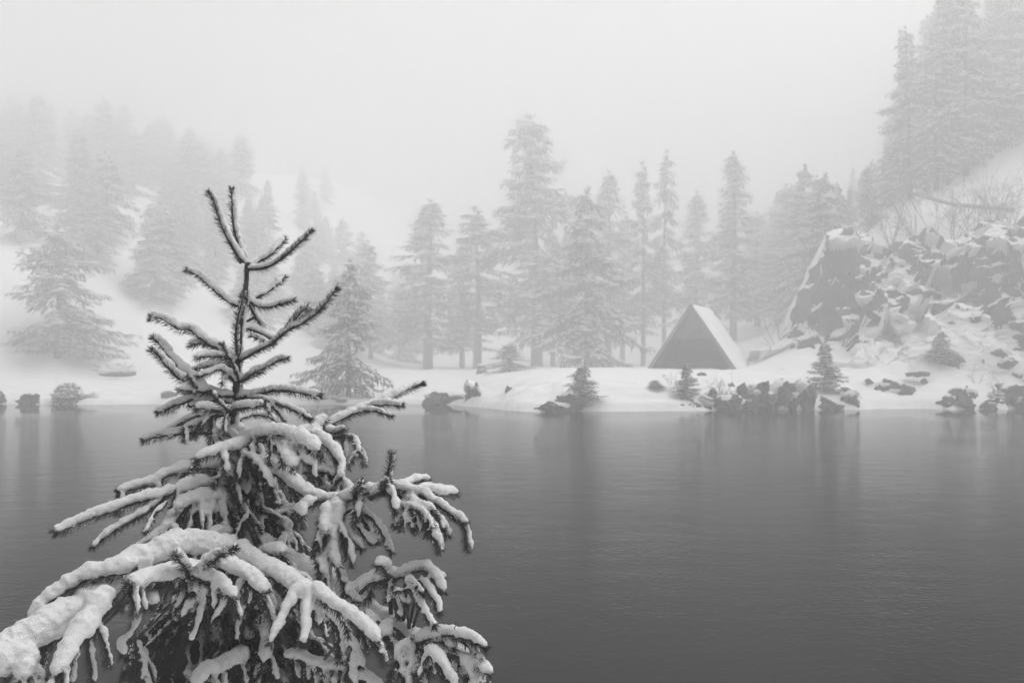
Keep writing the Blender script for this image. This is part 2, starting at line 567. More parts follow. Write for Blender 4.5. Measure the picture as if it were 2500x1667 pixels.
protoA = make_conifer('spruce_tree', 18.0, 8.0, 2.4, 11, snow=1.25, droop=0.8, profile=0.75, clump=0.62, step=0.62, whirl=6, see=0.12, leaf='rimed')
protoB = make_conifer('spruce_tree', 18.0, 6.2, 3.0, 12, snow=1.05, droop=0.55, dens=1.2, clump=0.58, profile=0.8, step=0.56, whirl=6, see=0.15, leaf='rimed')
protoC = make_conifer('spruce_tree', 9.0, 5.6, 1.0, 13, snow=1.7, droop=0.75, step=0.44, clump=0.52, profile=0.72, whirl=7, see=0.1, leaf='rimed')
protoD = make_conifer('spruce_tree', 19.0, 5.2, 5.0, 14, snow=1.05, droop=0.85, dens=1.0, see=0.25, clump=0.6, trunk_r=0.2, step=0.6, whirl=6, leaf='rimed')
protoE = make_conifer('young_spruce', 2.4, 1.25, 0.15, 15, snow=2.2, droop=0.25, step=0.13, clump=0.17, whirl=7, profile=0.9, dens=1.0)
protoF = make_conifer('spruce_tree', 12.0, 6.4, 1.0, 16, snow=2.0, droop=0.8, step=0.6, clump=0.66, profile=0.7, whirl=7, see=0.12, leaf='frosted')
protos = {'F': (protoF, 12.0, 5.4), 'A': (protoA, 18.0, 6.4), 'B': (protoB, 18.0, 5.2), 'C': (protoC, 9.0, 4.4), 'D': (protoD, 19.0, 4.2), 'E': (protoE, 2.4, 1.1)}
used = set()


def tree(kind, px, Y, top_py, wpx, label, group=None, rz=None, cat='tree', dz=0.0):
    """a tree of a given kind standing at distance Y, under column px, reaching row top_py"""
    x = (px - 1250) / F * Y
    zb = hz(x, Y) + dz
    zt = W(px, top_py, Y)[2]
    o, H, Wd = protos[kind]
    s = (zt - zb) / H
    wd = wpx * Y / F / Wd if wpx else s
    rz = random.uniform(0, 6.28) if rz is None else rz
    if kind in used:
        return copy_tree(o, (x, Y, zb), rz, (wd, wd, s), label, group)
    used.add(kind)
    place(o, x, Y, rz, (wd, wd, s), label, group, cat, dz)
    return o


G1 = 'snowy spruces standing on the far shore'
tree('A', 1310, 101, 285, 350, 'tallest snowy spruce in the middle of the far shore', G1)
tree('C', 1432, 78, 470, 215, 'snow-laden spruce right beside the tallest spruce, over the pale bank', G1)
tree('D', 1350, 102, 560, 110, 'slim spruce whose dark trunk shows just right of the tallest spruce trunk', G1)
tree('B', 1045, 101, 490, 240, 'broad grey spruce with a thick trunk, left of the tallest spruce', G1)
tree('C', 852, 60.9, 640, 185, 'small spruce standing lowest, closest to the water, right of the foreground tree', G1)
tree('A', 905, 105, 590, 140, 'faint spruce standing behind the lone shore tree nearest the water', G1)
tree('D', 1165, 102, 510, 200, 'thin spruce with long bare stem beside the snow-topped stump', G1)
tree('B', 1128, 111, 600, 130, 'faint far spruce between the stump and the broad grey spruce', G1)
tree('C', 140, 78, 560, 260, 'snow-heavy spruce with a bare lower stem at the left of the far shore', G1)
tree('F', 25, 107, 420, 260, 'large snowy spruce at the left edge of the photo behind the shore', G1)
tree('B', 1485, 107, 420, 170, 'slender grey spruce left of the A-frame shelter', G1)
tree('D', 1570, 103, 400, 110, 'thin dark-stemmed spruce rising directly behind the A-frame ridge, left one', G1)
tree('D', 1622, 107, 370, 110, 'thin spruce rising behind the A-frame peak, its crown lost in fog', G1)
tree('B', 1790, 99, 375, 175, 'tall pointed spruce right of the A-frame shelter, lower boughs white', G1)
tree('A', 1925, 111, 450, 180, 'dim broad spruce in the fog between the A-frame and the rock face', G1)
tree('B', 1850, 119, 520, 150, 'faint spruce in the fog behind the bent sapling', G1)
tree('C', 1245, 71.5, 838, 95, 'small bushy snow-covered spruce at the foot of the tallest spruce', G1)
tree('B', 1700, 115, 470, 150, 'faint spruce behind the sloping roof of the A-frame', G1)
tree('B', 1395, 115, 560, 150, 'faint spruce in the fog behind the snow-laden middle pair', G1)
tree('D', 1520, 117, 520, 120, 'faint narrow spruce in the fog left of the A-frame, farther back', G1)

GL = 'snowy spruces on the foggy left hillside'
g = np.random.default_rng(5)
n_left = 0
while n_left < 135:
    px = g.uniform(200, 1020) if n_left % 2 else g.uniform(-250, 500)
    Y = 88 + 90 * g.random() ** 0.8
    x = (px - 1250) / F * Y
    if hz(x, Y) < 2.6: continue
    if px > 700 and Y < 98: continue
    H = g.uniform(6, 11) if px < 300 else g.uniform(5, 9)
    if HOR - (hz(x, Y) + H - CAMZ) * F / Y < g.uniform(40, 300) + 0.42 * max(px, 0): continue
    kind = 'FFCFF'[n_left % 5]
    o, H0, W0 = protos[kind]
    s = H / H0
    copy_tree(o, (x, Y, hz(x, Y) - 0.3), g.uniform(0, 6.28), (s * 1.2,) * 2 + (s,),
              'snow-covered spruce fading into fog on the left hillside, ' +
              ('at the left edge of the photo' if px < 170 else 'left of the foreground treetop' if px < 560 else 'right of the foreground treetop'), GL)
    n_left += 1
GR = 'spruces in the fog above the rock face'
for k in range(120):
    px = g.uniform(1890, 2820)
    Y = 72 + 70 * g.random() ** 1.1
    x = (px - 1250) / F * Y
    if x < 21.5 and Y < 76: continue
    yt = np.interp(px, [1890, 2150, 2230, 2300], [440, 410, 60, -300]) + g.uniform(-40, 80)
    H = min(g.uniform(11, 18), CAMZ + (HOR - yt) * Y / F - hz(x, Y))
    if H < 4: continue
    kind = 'BCAB'[k % 4]
    o, H0, W0 = protos[kind]
    s = H / H0
    copy_tree(o, (x, Y, hz(x, Y) - 0.3), g.uniform(0, 6.28), (s, s, s), 'spruce fading into fog ' + ('in the upper right corner' if px > 2330 else 'above the middle of the rock face' if px > 2150 else 'behind the left shoulder of the rock face'), GR)

GN = 'unseen spruces added on the near bank to shade the foreground'
for k in range(46):  # out-of-view spruces added to shade the foreground and near water
    x, y = g.uniform(-34, 46), g.uniform(-30, 2.5)
    if abs(x - 0) < 3.5 and y > -5: continue
    if y > -2 and x < 7 and x > -8: continue
    o, H0, W0 = protos['ABAD'[k % 4]]
    s = g.uniform(15, 23) / H0
    copy_tree(o, (x, y, hz(x, y) - 0.2), g.uniform(0, 6.28), (s, s, s), 'unseen tall spruce added to shade the foreground, ' + ('right of the camera' if x > 8 else 'left of the camera' if x < -8 else 'behind the camera'), GN)

# young trees on the banks
tree('E', 1424, 51.6, 896, 95, 'young snowy spruce standing over the waterline rocks below the tallest spruce', cat='young spruce')
tree('E', 1600, 53.5, 928, 50, 'tiny snow-covered sapling left of the young spruce below the A-frame', cat='young spruce')
tree('E', 1678, 52.6, 888, 62, 'slim young spruce on the bank straight below the A-frame opening', cat='young spruce')
tree('E', 2012, 54.2, 838, 80, 'dark pointed young spruce on the right bank beside the waterline rocks', cat='young spruce')
tree('E', 2298, 58.5, 812, 80, 'blurry young spruce on the snow slope under the rock face', cat='young spruce')
tree('E', 1905, 53.6, 925, 70, 'squat snowy spruce bush between the big dark waterline rocks', cat='young spruce')
tree('E', 2060, 53.9, 945, 60, 'low snowy spruce bush just right of the dark pointed young spruce', cat='young spruce')


# ------------------------------------------------------------------ bare bushes
def make_bush(name, H, seed, n0=9, spread=0.6, depth=3, r=0.016, m='twig', lean=(0, 0)):
    g = np.random.default_rng(seed)
    bag = Bag()

    def grow(p, d, L, r, dep):
        n = 5
        pts = [p]
        for i in range(n):
            d = d + g.normal(0, 0.13, 3) + np.array([0, 0, 0.03])
            d /= np.linalg.norm(d)
            pts.append(pts[-1] + d * L / n)
        V, q = tube_arrays(np.array(pts), np.linspace(r, r * 0.55, n + 1), 3)
        bag.add(V, q)
        if dep:
            for i in range(g.integers(2, 5)):
                a = pts[g.integers(2, n + 1)]
                dd = d + g.normal(0, 0.5, 3)
                grow(a, dd / np.linalg.norm(dd), L * g.uniform(0.4, 0.75), r * 0.6, dep - 1)
    for i in range(n0):
        d = np.array([g.normal(0, spread) + lean[0], g.normal(0, spread) + lean[1], 1.0])
        grow(np.array([g.normal(0, 0.1), g.normal(0, 0.1), -0.15]), d / np.linalg.norm(d), H * g.uniform(0.4, 0.65), r, depth)
    return bag.build(name, M[m])


def bush(px, Y, hpx, seed, label, n0=9, spread=0.5, depth=3, r=0.016, m='twig', lean=(0, 0), group=None, z=None):
    x = (px - 1250) / F * Y
    o = make_bush('bare_bush', hpx * Y / F, seed, n0, spread, depth, r, m, lean)
    o.location = (x, Y, (hz(x, Y) if z is None else z))
    return tag(o, label, 'bush', group)


bush(1762, 53.0, 75, 3, 'bare spreading bush on the bank below the right end of the A-frame roof', 9, 0.6)
bush(1640, 53.2, 60, 4, 'thin bare bush between the tiny sapling and the slim young spruce', 5, 0.35, 2)
bush(2232, 57.5, 75, 5, 'thin leafless sapling on the snow slope left of the blurry young spruce', 2, 0.15, 2)
bush(2385, 57.0, 60, 6, 'thin leafless sapling on the snow slope right of the blurry young spruce', 3, 0.3, 2)
bush(2060, 62.0, 70, 7, 'frosted bare bush leaning against the foot of the rock face', 12, 0.5, 3, 0.02)
bush(1905, 68, 120, 8, 'bent bare sapling arching right of the A-frame', 3, 0.25, 2, 0.035, lean=(-0.5, 0))
bush(2440, 56.0, 60, 9, 'sparse bare bush above the rightmost waterline rocks', 6, 0.5, 2)
bush(848, 61.2, 50, 10, 'thin bare twigs at the foot of the lone spruce nearest the water', 4, 0.6, 2, 0.012)
ORD = ('first', 'second', 'third', 'fourth', 'fifth', 'sixth', 'seventh')
for i, px in enumerate((2180, 2235, 2285, 2330, 2378, 2425, 2470)):
    bush(px, 66.0 + (i % 3) * 1.3, 170 + 25 * (i % 3), 40 + i, ORD[i] + ' leafless bush from the left along the top of the rock face', 9, 0.33, 3, 0.026,
         group='leafless bushes along the top of the rock face', z=10.2 + 0.15 * i, m='far_wood')

# on top of the rock face
bag = Bag()
fp = np.array([W(2475, 512, 67), W(2330, 500, 67), W(2260, 482, 66.6), W(2195, 462, 66.2), W(2130, 462, 66)])
bag.add(*tube_arrays(fp, np.array([0.16, 0.14, 0.11, 0.07, 0.03]), 6))
for a, b in (((2195, 462), (2140, 478)), ((2210, 466), (2190, 500)), ((2290, 490), (2240, 470)), ((2350, 503), (2320, 480))):
    bag.add(*tube_arrays(np.array([W(*a, 66.3), (W(*a, 66.3) + W(*b, 66)) / 2 + (0, 0, .1), W(*b, 66)]), np.array([0.05, 0.035, 0.015]), 4))
o = bag.build('fallen_tree', M['twig'])
tag(o, 'frosted bare tree trunk lying along the top edge of the rock face', 'fallen tree')


# ------------------------------------------------------------------ rocks
def ico(n):
    import bmesh
    bm = bmesh.new()
    bmesh.ops.create_icosphere(bm, subdivisions=n, radius=1.0)
    V = np.array([v.co[:] for v in bm.verts]); Fc = np.array([[v.index for v in f.verts] for f in bm.faces])
    bm.free()
    return V, Fc


ICO4, ICO4F = ico(4)
ICO3, ICO3F = ico(3)


def boulder(x0, x1, y0, y1, Y, seed, label, snow=0.5, name='boulder'):
    """rock filling the pixel box, standing at distance Y, bedded in the ground"""
    g = np.random.default_rng(seed)
    cx, k = (x0 + x1) / 2, Y / F
    c = W(cx, (y0 + y1) / 2, Y)
    rx, rz = (x1 - x0) / 2 * k * 1.18, (y1 - y0) / 2 * k * 1.2
    ry = max(rx * 0.7, rz * 0.8)
    V = ICO4.copy()
    for i in range(11):     # split faces
        n = g.normal(0, 1, 3); n /= np.linalg.norm(n)
        d = g.uniform(0.55, 0.88)
        over = V @ n - d
        V -= np.clip(over, 0, None)[:, None] * n
    V *= (1 + 0.26 * cells(V * 1.0 + seed, 1.3, seed) + 0.10 * cells(V + seed, 3.1, seed))[:, None]
    V *= 1.12
    V = V * (rx, ry, rz) + g.normal(0, 0.012, V.shape)
    root = empty(name, c, 0)
    tag(root, label, 'rock')
    mesh('rock', V, ICO4F, M['rock'], root)
    if snow:
        U = ICO3 * (1 + 0.16 * fbm(ICO3 + seed, 1.7, seed, 3))[:, None]
        U = U * (rx * 1.02, ry * 1.05, rz * 0.6) * (0.8 + 0.25 * snow)
        U += np.array([g.uniform(-0.25, 0.25) * rx, ry * 0.45, rz * (0.35 + 0.4 * snow)])
        mesh('snow_cap', U, ICO3F, M['snowcap'], root, True)
    return root


rocks = [
    (1312, 1388, 984, 1014, 50.6, .25, 'low dark rock wedge at the waterline left of the young spruce nearest the open water'),
    (1362, 1412, 966, 1002, 51.2, .45, 'snow-capped rock right behind the dark wedge at the foot of the waterline young spruce'),
    (1512, 1540, 966, 986, 53.2, .2, 'small dark rock at the upper end of the fallen branch on the bank'),
    (1514, 1542, 998, 1014, 51.4, .2, 'small dark waterline rock just below the fallen branch'),
    (1566, 1592, 976, 998, 52.8, .4, 'small dark rock beside the tiny snow-covered sapling'),
    (1644, 1668, 988, 1008, 51.9, .5, 'small dark waterline rock left of the slim young spruce'),
    (1712, 1736, 980, 1004, 52.2, .5, 'jagged small rock right of the slim young spruce'),
    (1742, 1812, 968, 1012, 52.4, .45, 'wide dark rock at the waterline below the spreading bare bush'),
    (1808, 1842, 984, 1014, 52.3, .2, 'low dark rock between the wide rock and the big upright rock'),
    (1838, 1884, 950, 1014, 52.7, .35, 'big upright dark rock with white top at the waterline'),
    (1892, 1932, 940, 1002, 53.2, .7, 'snow-streaked dark rock right of the big upright one'),
    (1950, 1990, 940, 1006, 53.0, .5, 'tall slanting dark rock just left of the dark pointed young spruce'),
    (1996, 2036, 976, 1008, 53.0, .15, 'black rock directly under the dark pointed young spruce'),
    (2052, 2086, 960, 1002, 53.4, .6, 'snowy rock right of the dark pointed young spruce'),
    (2138, 2200, 932, 972, 56.0, .35, 'rugged dark rock lying alone mid-slope above the right waterline'),
    (2180, 2228, 950, 980, 55.4, .5, 'smaller rock touching the rugged mid-slope rock on its right'),
    (2224, 2266, 906, 920, 57.0, .3, 'flat dark slab lying high on the snow slope'),
    (2310, 2370, 966, 1006, 53.9, .4, 'dark bushy rock at the waterline left of the corner rocks'),
    (2306, 2350, 872, 900, 58.6, .4, 'dark rock just under the blurry young spruce on the slope'),
    (2395, 2450, 978, 1006, 54.0, .4, 'long low dark rock in the right corner group at the waterline'),
    (2440, 2496, 944, 1004, 54.4, .5, 'highest dark rock of the right corner group at the waterline'),
    (2478, 2540, 966, 1008, 54.0, .3, 'dark rock cut by the right edge of the photo at the waterline'),
    (1590, 1612, 992, 1010, 51.8, .6, 'small half-sunk rock under the tiny snow-covered sapling'),
    (1668, 1712, 984, 1010, 52.0, .6, 'snowy rock heap at the foot of the slim young spruce'),
    (1722, 1750, 960, 990, 52.8, .7, 'snow-heavy rock hump left of the spreading bare bush'),
    (1800, 1832, 948, 978, 53.3, .6, 'snowy rock behind the low dark one, right of the spreading bare bush'),
    (1866, 1900, 962, 1012, 52.6, .4, 'dark rock squeezed against the right side of the big upright one'),
    (1925, 1955, 962, 1006, 53.0, .5, 'dark rock left of the tall slanting one'),
    (2030, 2062, 984, 1008, 53.0, .4, 'small dark rock at the waterline right of the black rock'),
    (2352, 2385, 952, 984, 54.6, .6, 'rock with a snow hood between the dark bushy rock and the corner group'),
    (2250, 2262, 925, 936, 56.5, .2, 'pebble-like dark stone under the flat slab'),
    (2446, 2480, 878, 900, 57.5, .6, 'snow-ringed dark stone below the right rock wall'),
    (2115, 2130, 928, 938, 56.6, .2, 'small dark stone left of the rugged mid-slope rock'),
    (1706, 1722, 910, 924, 58.0, .5, 'small half-buried stone on the bank under the A-frame opening'),
    (1778, 1792, 936, 948, 55.5, .5, 'small half-buried stone above the spreading bare bush'),
    (1615, 1626, 918, 928, 57.5, .5, 'tiny stone showing through the snow left of the A-frame opening'),
    (-12, 12, 960, 986, 60.2, .3, 'dark rock cut by the left edge of the photo at the waterline'),
    (52, 88, 962, 988, 59.8, .3, 'rounded dark rock at the left waterline'),
    (394, 424, 956, 972, 60.5, .5, 'small grey rock just left of the foreground tree at the far waterline'),
    (785, 815, 968, 988, 60.2, .7, 'grey snowy rock at the far waterline right of the foreground tree'),
    (820, 850, 972, 988, 60.0, .8, 'small snowy rock right of the grey one at the far waterline'),
    (1040, 1085, 962, 988, 59.6, .5, 'grey block, left one of the pair at the far waterline in mid picture'),
    (1092, 1134, 962, 988, 59.2, .5, 'grey block, right one of the pair at the far waterline in mid picture'),
    (1136, 1160, 940, 988, 58.2, .8, 'slanting icy rock at the bend of the far bank'),
    (1160, 1176, 948, 990, 57.5, .8, 'thin slanting icy rock next to the icy one at the bend'),
    (1232, 1248, 950, 984, 55.2, .6, 'upright icy rock at the bend of the bank, left of two'),
    (1250, 1264, 952, 990, 54.8, .6, 'upright icy rock at the bend of the bank, right of two'),
]
for i, (a, b, c, d, Y, s, lab) in enumerate(rocks):
    boulder(a, b, c, d, Y, 100 + i, lab, s)

# fallen branch on the right bank, log at the left waterline
bag = Bag()
bag.add(*tube_arrays(np.array([W(1534, 975, 53.0), W(1552, 985, 52.4), W(1566, 995, 51.9), W(1576, 1006, 51.5)]), np.array([0.09, 0.1, 0.12, 0.15]), 7))
bag.add(*tube_arrays(np.array([W(1562, 992, 52.0), W(1560, 1003, 51.7), W(1556, 1008, 51.4)]), np.array([0.06, 0.06, 0.05]), 6))
tag(bag.build('fallen_branch', M['rock'], smooth=True), 'thick dark branch reaching down the snow bank into the water', 'branch')
bag = Bag()
bag.add(*tube_arrays(np.array([W(248, 984, 60.0), W(262, 982, 60.1), W(285, 981, 60.1), W(300, 980, 60.2)]), np.array([0.12, 0.16, 0.17, 0.1]), 8))
tag(bag.build('log', M['rock'], smooth=True), 'dark log lying at the left waterline', 'log')


def shrub(px0, px1, py0, py1, Y, seed, label, name='snowy_shrub'):
    """dense low shrub under snow: many short twigs with snow clots over a dark core"""
    g = np.random.default_rng(seed)
    k = Y / F
    base = W((px0 + px1) / 2, py1, Y)
    rx, rz = (px1 - px0) / 2 * k, (py1 - py0) * k
    root = empty(name, base)
    tag(root, label, 'shrub')
    n = 260
    a = g.uniform(0, 2 * math.pi, n); e = np.arccos(g.uniform(0, 1, n))
    D = np.stack([np.sin(e) * np.cos(a), np.sin(e) * np.sin(a), np.cos(e)], 1)
    bag = Bag()
    tips = []
    for i in range(n):
        r = g.uniform(0.6, 1.0)
        tip = D[i] * (rx, rx * 0.8, rz) * r
        mid = tip * 0.5 + (0, 0, 0.12 * rz)
        bag.add(*tube_arrays(np.array([[0, 0, 0], mid, tip]), np.array([0.02, 0.014, 0.006]), 3))
        tips += [tip, mid * 1.2]
    P = np.array(tips)
    d = g.normal(0, 1, (len(P), 3)); d /= np.linalg.norm(d, axis=1, keepdims=True)
    A = np.cross(d, g.normal(0, 1, P.shape)); A /= np.linalg.norm(A, axis=1, keepdims=True)
    for rep in range(3):
        V = np.stack([P + A * 0.05, P + d * 0.24, P - A * 0.05], 1).reshape(-1, 3)
        bag.add(V, np.arange(len(V)).reshape(-1, 3))
        d = np.roll(d, 7, 0)
    bag.build('twigs', M['far_needle'], root)
    top = P[(P[:, 2] > 0.25 * rz)]
    top = top[g.random(len(top)) < 0.97]
    m = len(top)
    b = OCT[None] * np.stack([g.uniform(.09, .25, m), g.uniform(.09, .25, m), g.uniform(.05, .13, m)], 1)[:, None]
    V = b + top[:, None] + np.array([0, 0, 0.06])
    mesh('snow_load', V.reshape(-1, 3), (np.arange(m)[:, None, None] * 6 + OCTF[None]).reshape(-1, 3), M['far_snow'], root, True)
    return root


shrub(126, 208, 934, 986, 60.4, 1, 'rounded snow-covered shrub at the left waterline')
shrub(208, 240, 962, 986, 60.6, 2, 'low snowy shrub just right of the rounded one at the left waterline')
shrub(1700, 1742, 968, 1004, 52.3, 4, 'ragged snowy shrub left of the wide dark waterline rock')
shrub(1822, 1858, 940, 972, 53.2, 5, 'ragged snowy shrub above the big upright waterline rock')
shrub(1936, 1972, 930, 962, 53.8, 6, 'snowy shrub left of the dark pointed young spruce')
shrub(2312, 2362, 950, 985, 54.4, 7, 'dark snow-flecked shrub on the rock left of the right corner group')
shrub(2410, 2470, 952, 984, 54.6, 8, 'dark snow-flecked shrub on the right corner rocks')
shrub(1392, 1420, 975, 1000, 51.3, 9, 'snowy shrub at the foot of the young spruce nearest the open water')
shrub(2062, 2102, 955, 1000, 53.8, 3, 'low snow-dusted shrub right of the snowy waterline rock')


# snow-buried heap on a flat dark base, left shore
def snow_heap():
    Y = 73
    b = W(287, 916, Y)
    k = Y / F
    root = empty('snowy_heap', (b[0], b[1], b[2]))
    tag(root, 'low dark heap with a thick dome of snow on the left shore', 'brush heap')
    U = ICO4 * (1 + 0.14 * fbm(ICO4, 1.6, 9, 3))[:, None]
    V = U * (45 * k, 0.8, 8 * k) + (0, 0, 4 * k)
    mesh('dark_base', V, ICO4F, M['rock'], root)
    for (ox, oz, rx, rz) in ((2, 17, 40, 15), (-20, 12, 27, 12), (24, 22, 19, 19), (6, 26, 22, 14)):
        U = ICO4 * (1 + 0.13 * fbm(ICO4 + ox, 1.9, 3, 3))[:, None]
        mesh('snow_cap', U * (rx * k, 0.85, rz * k) + (ox * k, -0.05, oz * k), ICO4F, M['far_snow'], root, True)
    # limbs poking out
    bag = Bag(); g = np.random.default_rng(3)
    for i in range(14):
        p = np.array([g.uniform(-38, 40) * k, -0.6, g.uniform(4, 26) * k])
        bag.add(*tube_arrays(np.array([p, p + (g.normal(0, .3), -0.4, g.uniform(-.1, .35))]), np.array([0.04, 0.015]), 4))
    bag.build('limbs', M['far_wood'], root)


snow_heap()


# stump and picnic table on the far flat
def box(bag, c, s, R=None):
    V = np.array([[x, y, z] for x in (-.5, .5) for y in (-.5, .5) for z in (-.5, .5)]) * s
    if R is not None: V = V @ np.asarray(R).T
    bag.add(V + c, np.array([[0, 1, 3, 2], [4, 6, 7, 5], [0, 4, 5, 1], [2, 3, 7, 6], [0, 2, 6, 4], [1, 5, 7, 3]]))


def rnd(v):
    return v + 0


b = W(1176, 911, 77); b[2] = hz(b[0], 77)
root = empty('tree_stump', b); tag(root, 'short tree stump with a snow cap beside the thin bare-stemmed spruce', 'stump')
V, q = tube_arrays(np.array([[0, 0, -.2], [0, 0, 0.1], [0, 0, .35], [0, 0, .62], [0, 0, .63]]), np.array([.5, .42, .35, .33, .02]), 12)
mesh('wood', V, q, M['far_wood'], root)
mesh('snow_cap', ICO3 * (.36, .36, .13) + (0, 0, .68), ICO3F, M['far_snow'], root, True)

b = W(1394, 910, 76); b[2] = hz(b[0], 76)
root = empty('picnic_table', b, 0.15); tag(root, 'snow-topped wooden picnic table under the snow-laden middle spruces', 'table')
for i in range(3):
    bag = Bag(); box(bag, np.array([0, -0.26 + .26 * i, .74]), (1.8, .24, .05)); bag.build('table_top_plank', M['plank'], root)
for s_ in (-1, 1):
    bag = Bag(); box(bag, np.array([0, .72 * s_, .43]), (1.8, .26, .05)); bag.build('bench_seat', M['plank'], root)
    bag = Bag()
    for t_ in (-1, 1):
        bag.add(*tube_arrays(np.array([[.65 * s_, .25 * t_, .72], [.65 * s_, .65 * t_, -0.1]]), np.array([.05, .05]), 4))
    box(bag, np.array([.65 * s_, 0, .40]), (.05, 1.6, .09))
    bag.build('leg_frame', M['plank'], root)
mesh('snow_cap', ICO3 * (.95, .45, .13) + (0, 0, .78), ICO3F, M['far_snow'], root, True)


# ------------------------------------------------------------------ A-frame shelter
def aframe():
    Y = 65.0
    yaw = -math.radians(24)      # the ridge runs back and to the right
    base = W(1692, 900, Y)
    z0 = base[2] - 0.12
    Hh, hw, L = 4.15, 2.85, 4.5
    root = empty('a_frame_shelter', (base[0], Y, z0), yaw)
    tag(root, 'open-fronted wooden A-frame shelter with snow on its steep roof', 'shelter')
    ang = math.atan2(Hh, hw)
    sl = math.hypot(Hh, hw)
    # local: X across the gable, Y back along the ridge
    for s in (-1, 1):
        bag = Bag()
        mid = np.array([s * hw / 2, L / 2 - 0.25, Hh / 2])
        R = Matrix.Rotation(s * ang, 3, 'Y')
        R = np.array(R)
        box(bag, mid + np.array([s * 0.05, 0, 0.03]), (sl + 0.35, L + 0.5, 0.09), R)
        bag.build('roof_slope', M['shade_plank'], root)
        # barge board along the front edge
        bag = Bag()
        box(bag, np.array([s * hw / 2, -0.56, Hh / 2]) + np.array([s * 0.02, 0, 0.0]), (sl + 0.3, 0.05, 0.24), R)
        bag.build('barge_board', M['plank'], root)
        # snow sheet on the slope, thicker at the foot
        n0, n1 = 40, 30
        u = np.linspace(-0.5, 0.5, n0); v = np.linspace(-0.5, 0.5, n1)
        UU, VV = np.meshgrid(u, v); UU, VV = UU.ravel(), VV.ravel()
        down = UU * 1.0
        th = 0.13 + 0.10 * np.clip(down, 0, .5) + 0.02 * fbm(np.stack([UU * 9, VV * 9, 0 * UU + s], 1), 1, 4, 3)
        edge = np.minimum(sstep(.5, .46, np.abs(UU)), sstep(.5, .47, np.abs(VV)))
        P = np.stack([UU * (sl + 0.3), VV * (L + 0.44), 0.05 + th * edge], 1)
        Pb = P.copy(); Pb[:, 2] = 0.0451
        i = np.arange(n0 * n1).reshape(n1, n0)
        q = np.stack([i[:-1, :-1].ravel(), i[:-1, 1:].ravel(), i[1:, 1:].ravel(), i[1:, :-1].ravel()], 1)
        Rm = np.array(Matrix.Rotation(s * ang, 3, 'Y'))
        Pw = P.copy()
        if s < 0: Pw[:, 0] *= -1
        # rotation about Y by +ang turns +X downwards
        Pw = Pw @ Rm.T + mid + np.array([s * 0.05, 0, 0.03])
        if s < 0: q = q[:, ::-1]
        mesh('roof_snow', Pw, q, M['far_snow'], root, True)
    # gable boards, upper part only: each plank on its own
    zc = 2.05
    wp = 0.2
    half = hw * (1 - zc / Hh)
    k = int(half * 2 / wp)
    for i in range(k):
        x0, x1 = -half + i * (2 * half / k) + 0.012, -half + (i + 1) * (2 * half / k) - 0.012
        t0, t1 = (Hh * (1 - abs(x) / hw) - 0.12 for x in (x0, x1))
        lo = zc + random.uniform(-0.04, 0.05)
        y = -0.08 + random.uniform(-.012, .012)
        a = [(x0, lo), (x1, lo), (x1, max(lo + .02, t1)), (x0, max(lo + .02, t0))]
        V = np.array([(p[0], y, p[1]) for p in a] + [(p[0], y + .03, p[1]) for p in a])
        mesh('gable_plank', V, np.array([[0, 1, 2, 3], [7, 6, 5, 4], [0, 4, 5, 1], [1, 5, 6, 2], [2, 6, 7, 3], [3, 7, 4, 0]]), M['plank'], root)
    bag = Bag(); box(bag, np.array([0, 0.0, zc - .02]), (2 * half + .2, .1, .12)); bag.build('tie_beam', M['shade_plank'], root)
    # rear wall, floor, posts
    bag = Bag()
    V = np.array([(-hw, L - .3, -.1), (hw, L - .3, -.1), (0, L - .3, Hh - .1), (-hw, L - .2, -.1), (hw, L - .2, -.1), (0, L - .2, Hh - .1)])
    bag.add(V, np.array([[0, 1, 2], [5, 4, 3]])); bag.build('rear_wall', M['shade_plank'], root)
    bag = Bag(); box(bag, np.array([0, L / 2 - .1, 0.0]), (2 * hw - .3, L - .3, .14)); bag.build('floor', M['shade_plank'], root)
    for y in (0.4, 2.0, 3.6):
        bag = Bag()
        for s in (-1, 1):
            bag.add(*tube_arrays(np.array([[s * (hw - .15), y, 0], [0.0, y, Hh - .22]]), np.array([.07, .07]), 4))
        bag.build('rafter', M['shade_plank'], root)
    # bench inside
    bag = Bag(); box(bag, np.array([0.3, 2.2, .48]), (2.6, .35, .06)); box(bag, np.array([-.7, 2.2, .24]), (.08, .3, .48)); box(bag, np.array([1.3, 2.2, .24]), (.08, .3, .48))
    bag.build('bench', M['plank'], root)


aframe()

# ------------------------------------------------------------------ the foreground spruce
D0 = 3.0      # distance of its stem
TRUNK = [(603, 642), (602, 680), (600, 704), (592, 745), (586, 800), (581, 867), (578, 930), (572, 985), (566, 1040), (572, 1110), (577, 1180), (576, 1260), (574, 1350), (582, 1460), (592, 1594), (596, 1700)]
SN = np.array([0.30, 0.18, 1.0]); SN /= np.linalg.norm(SN)     # side the snow settled on


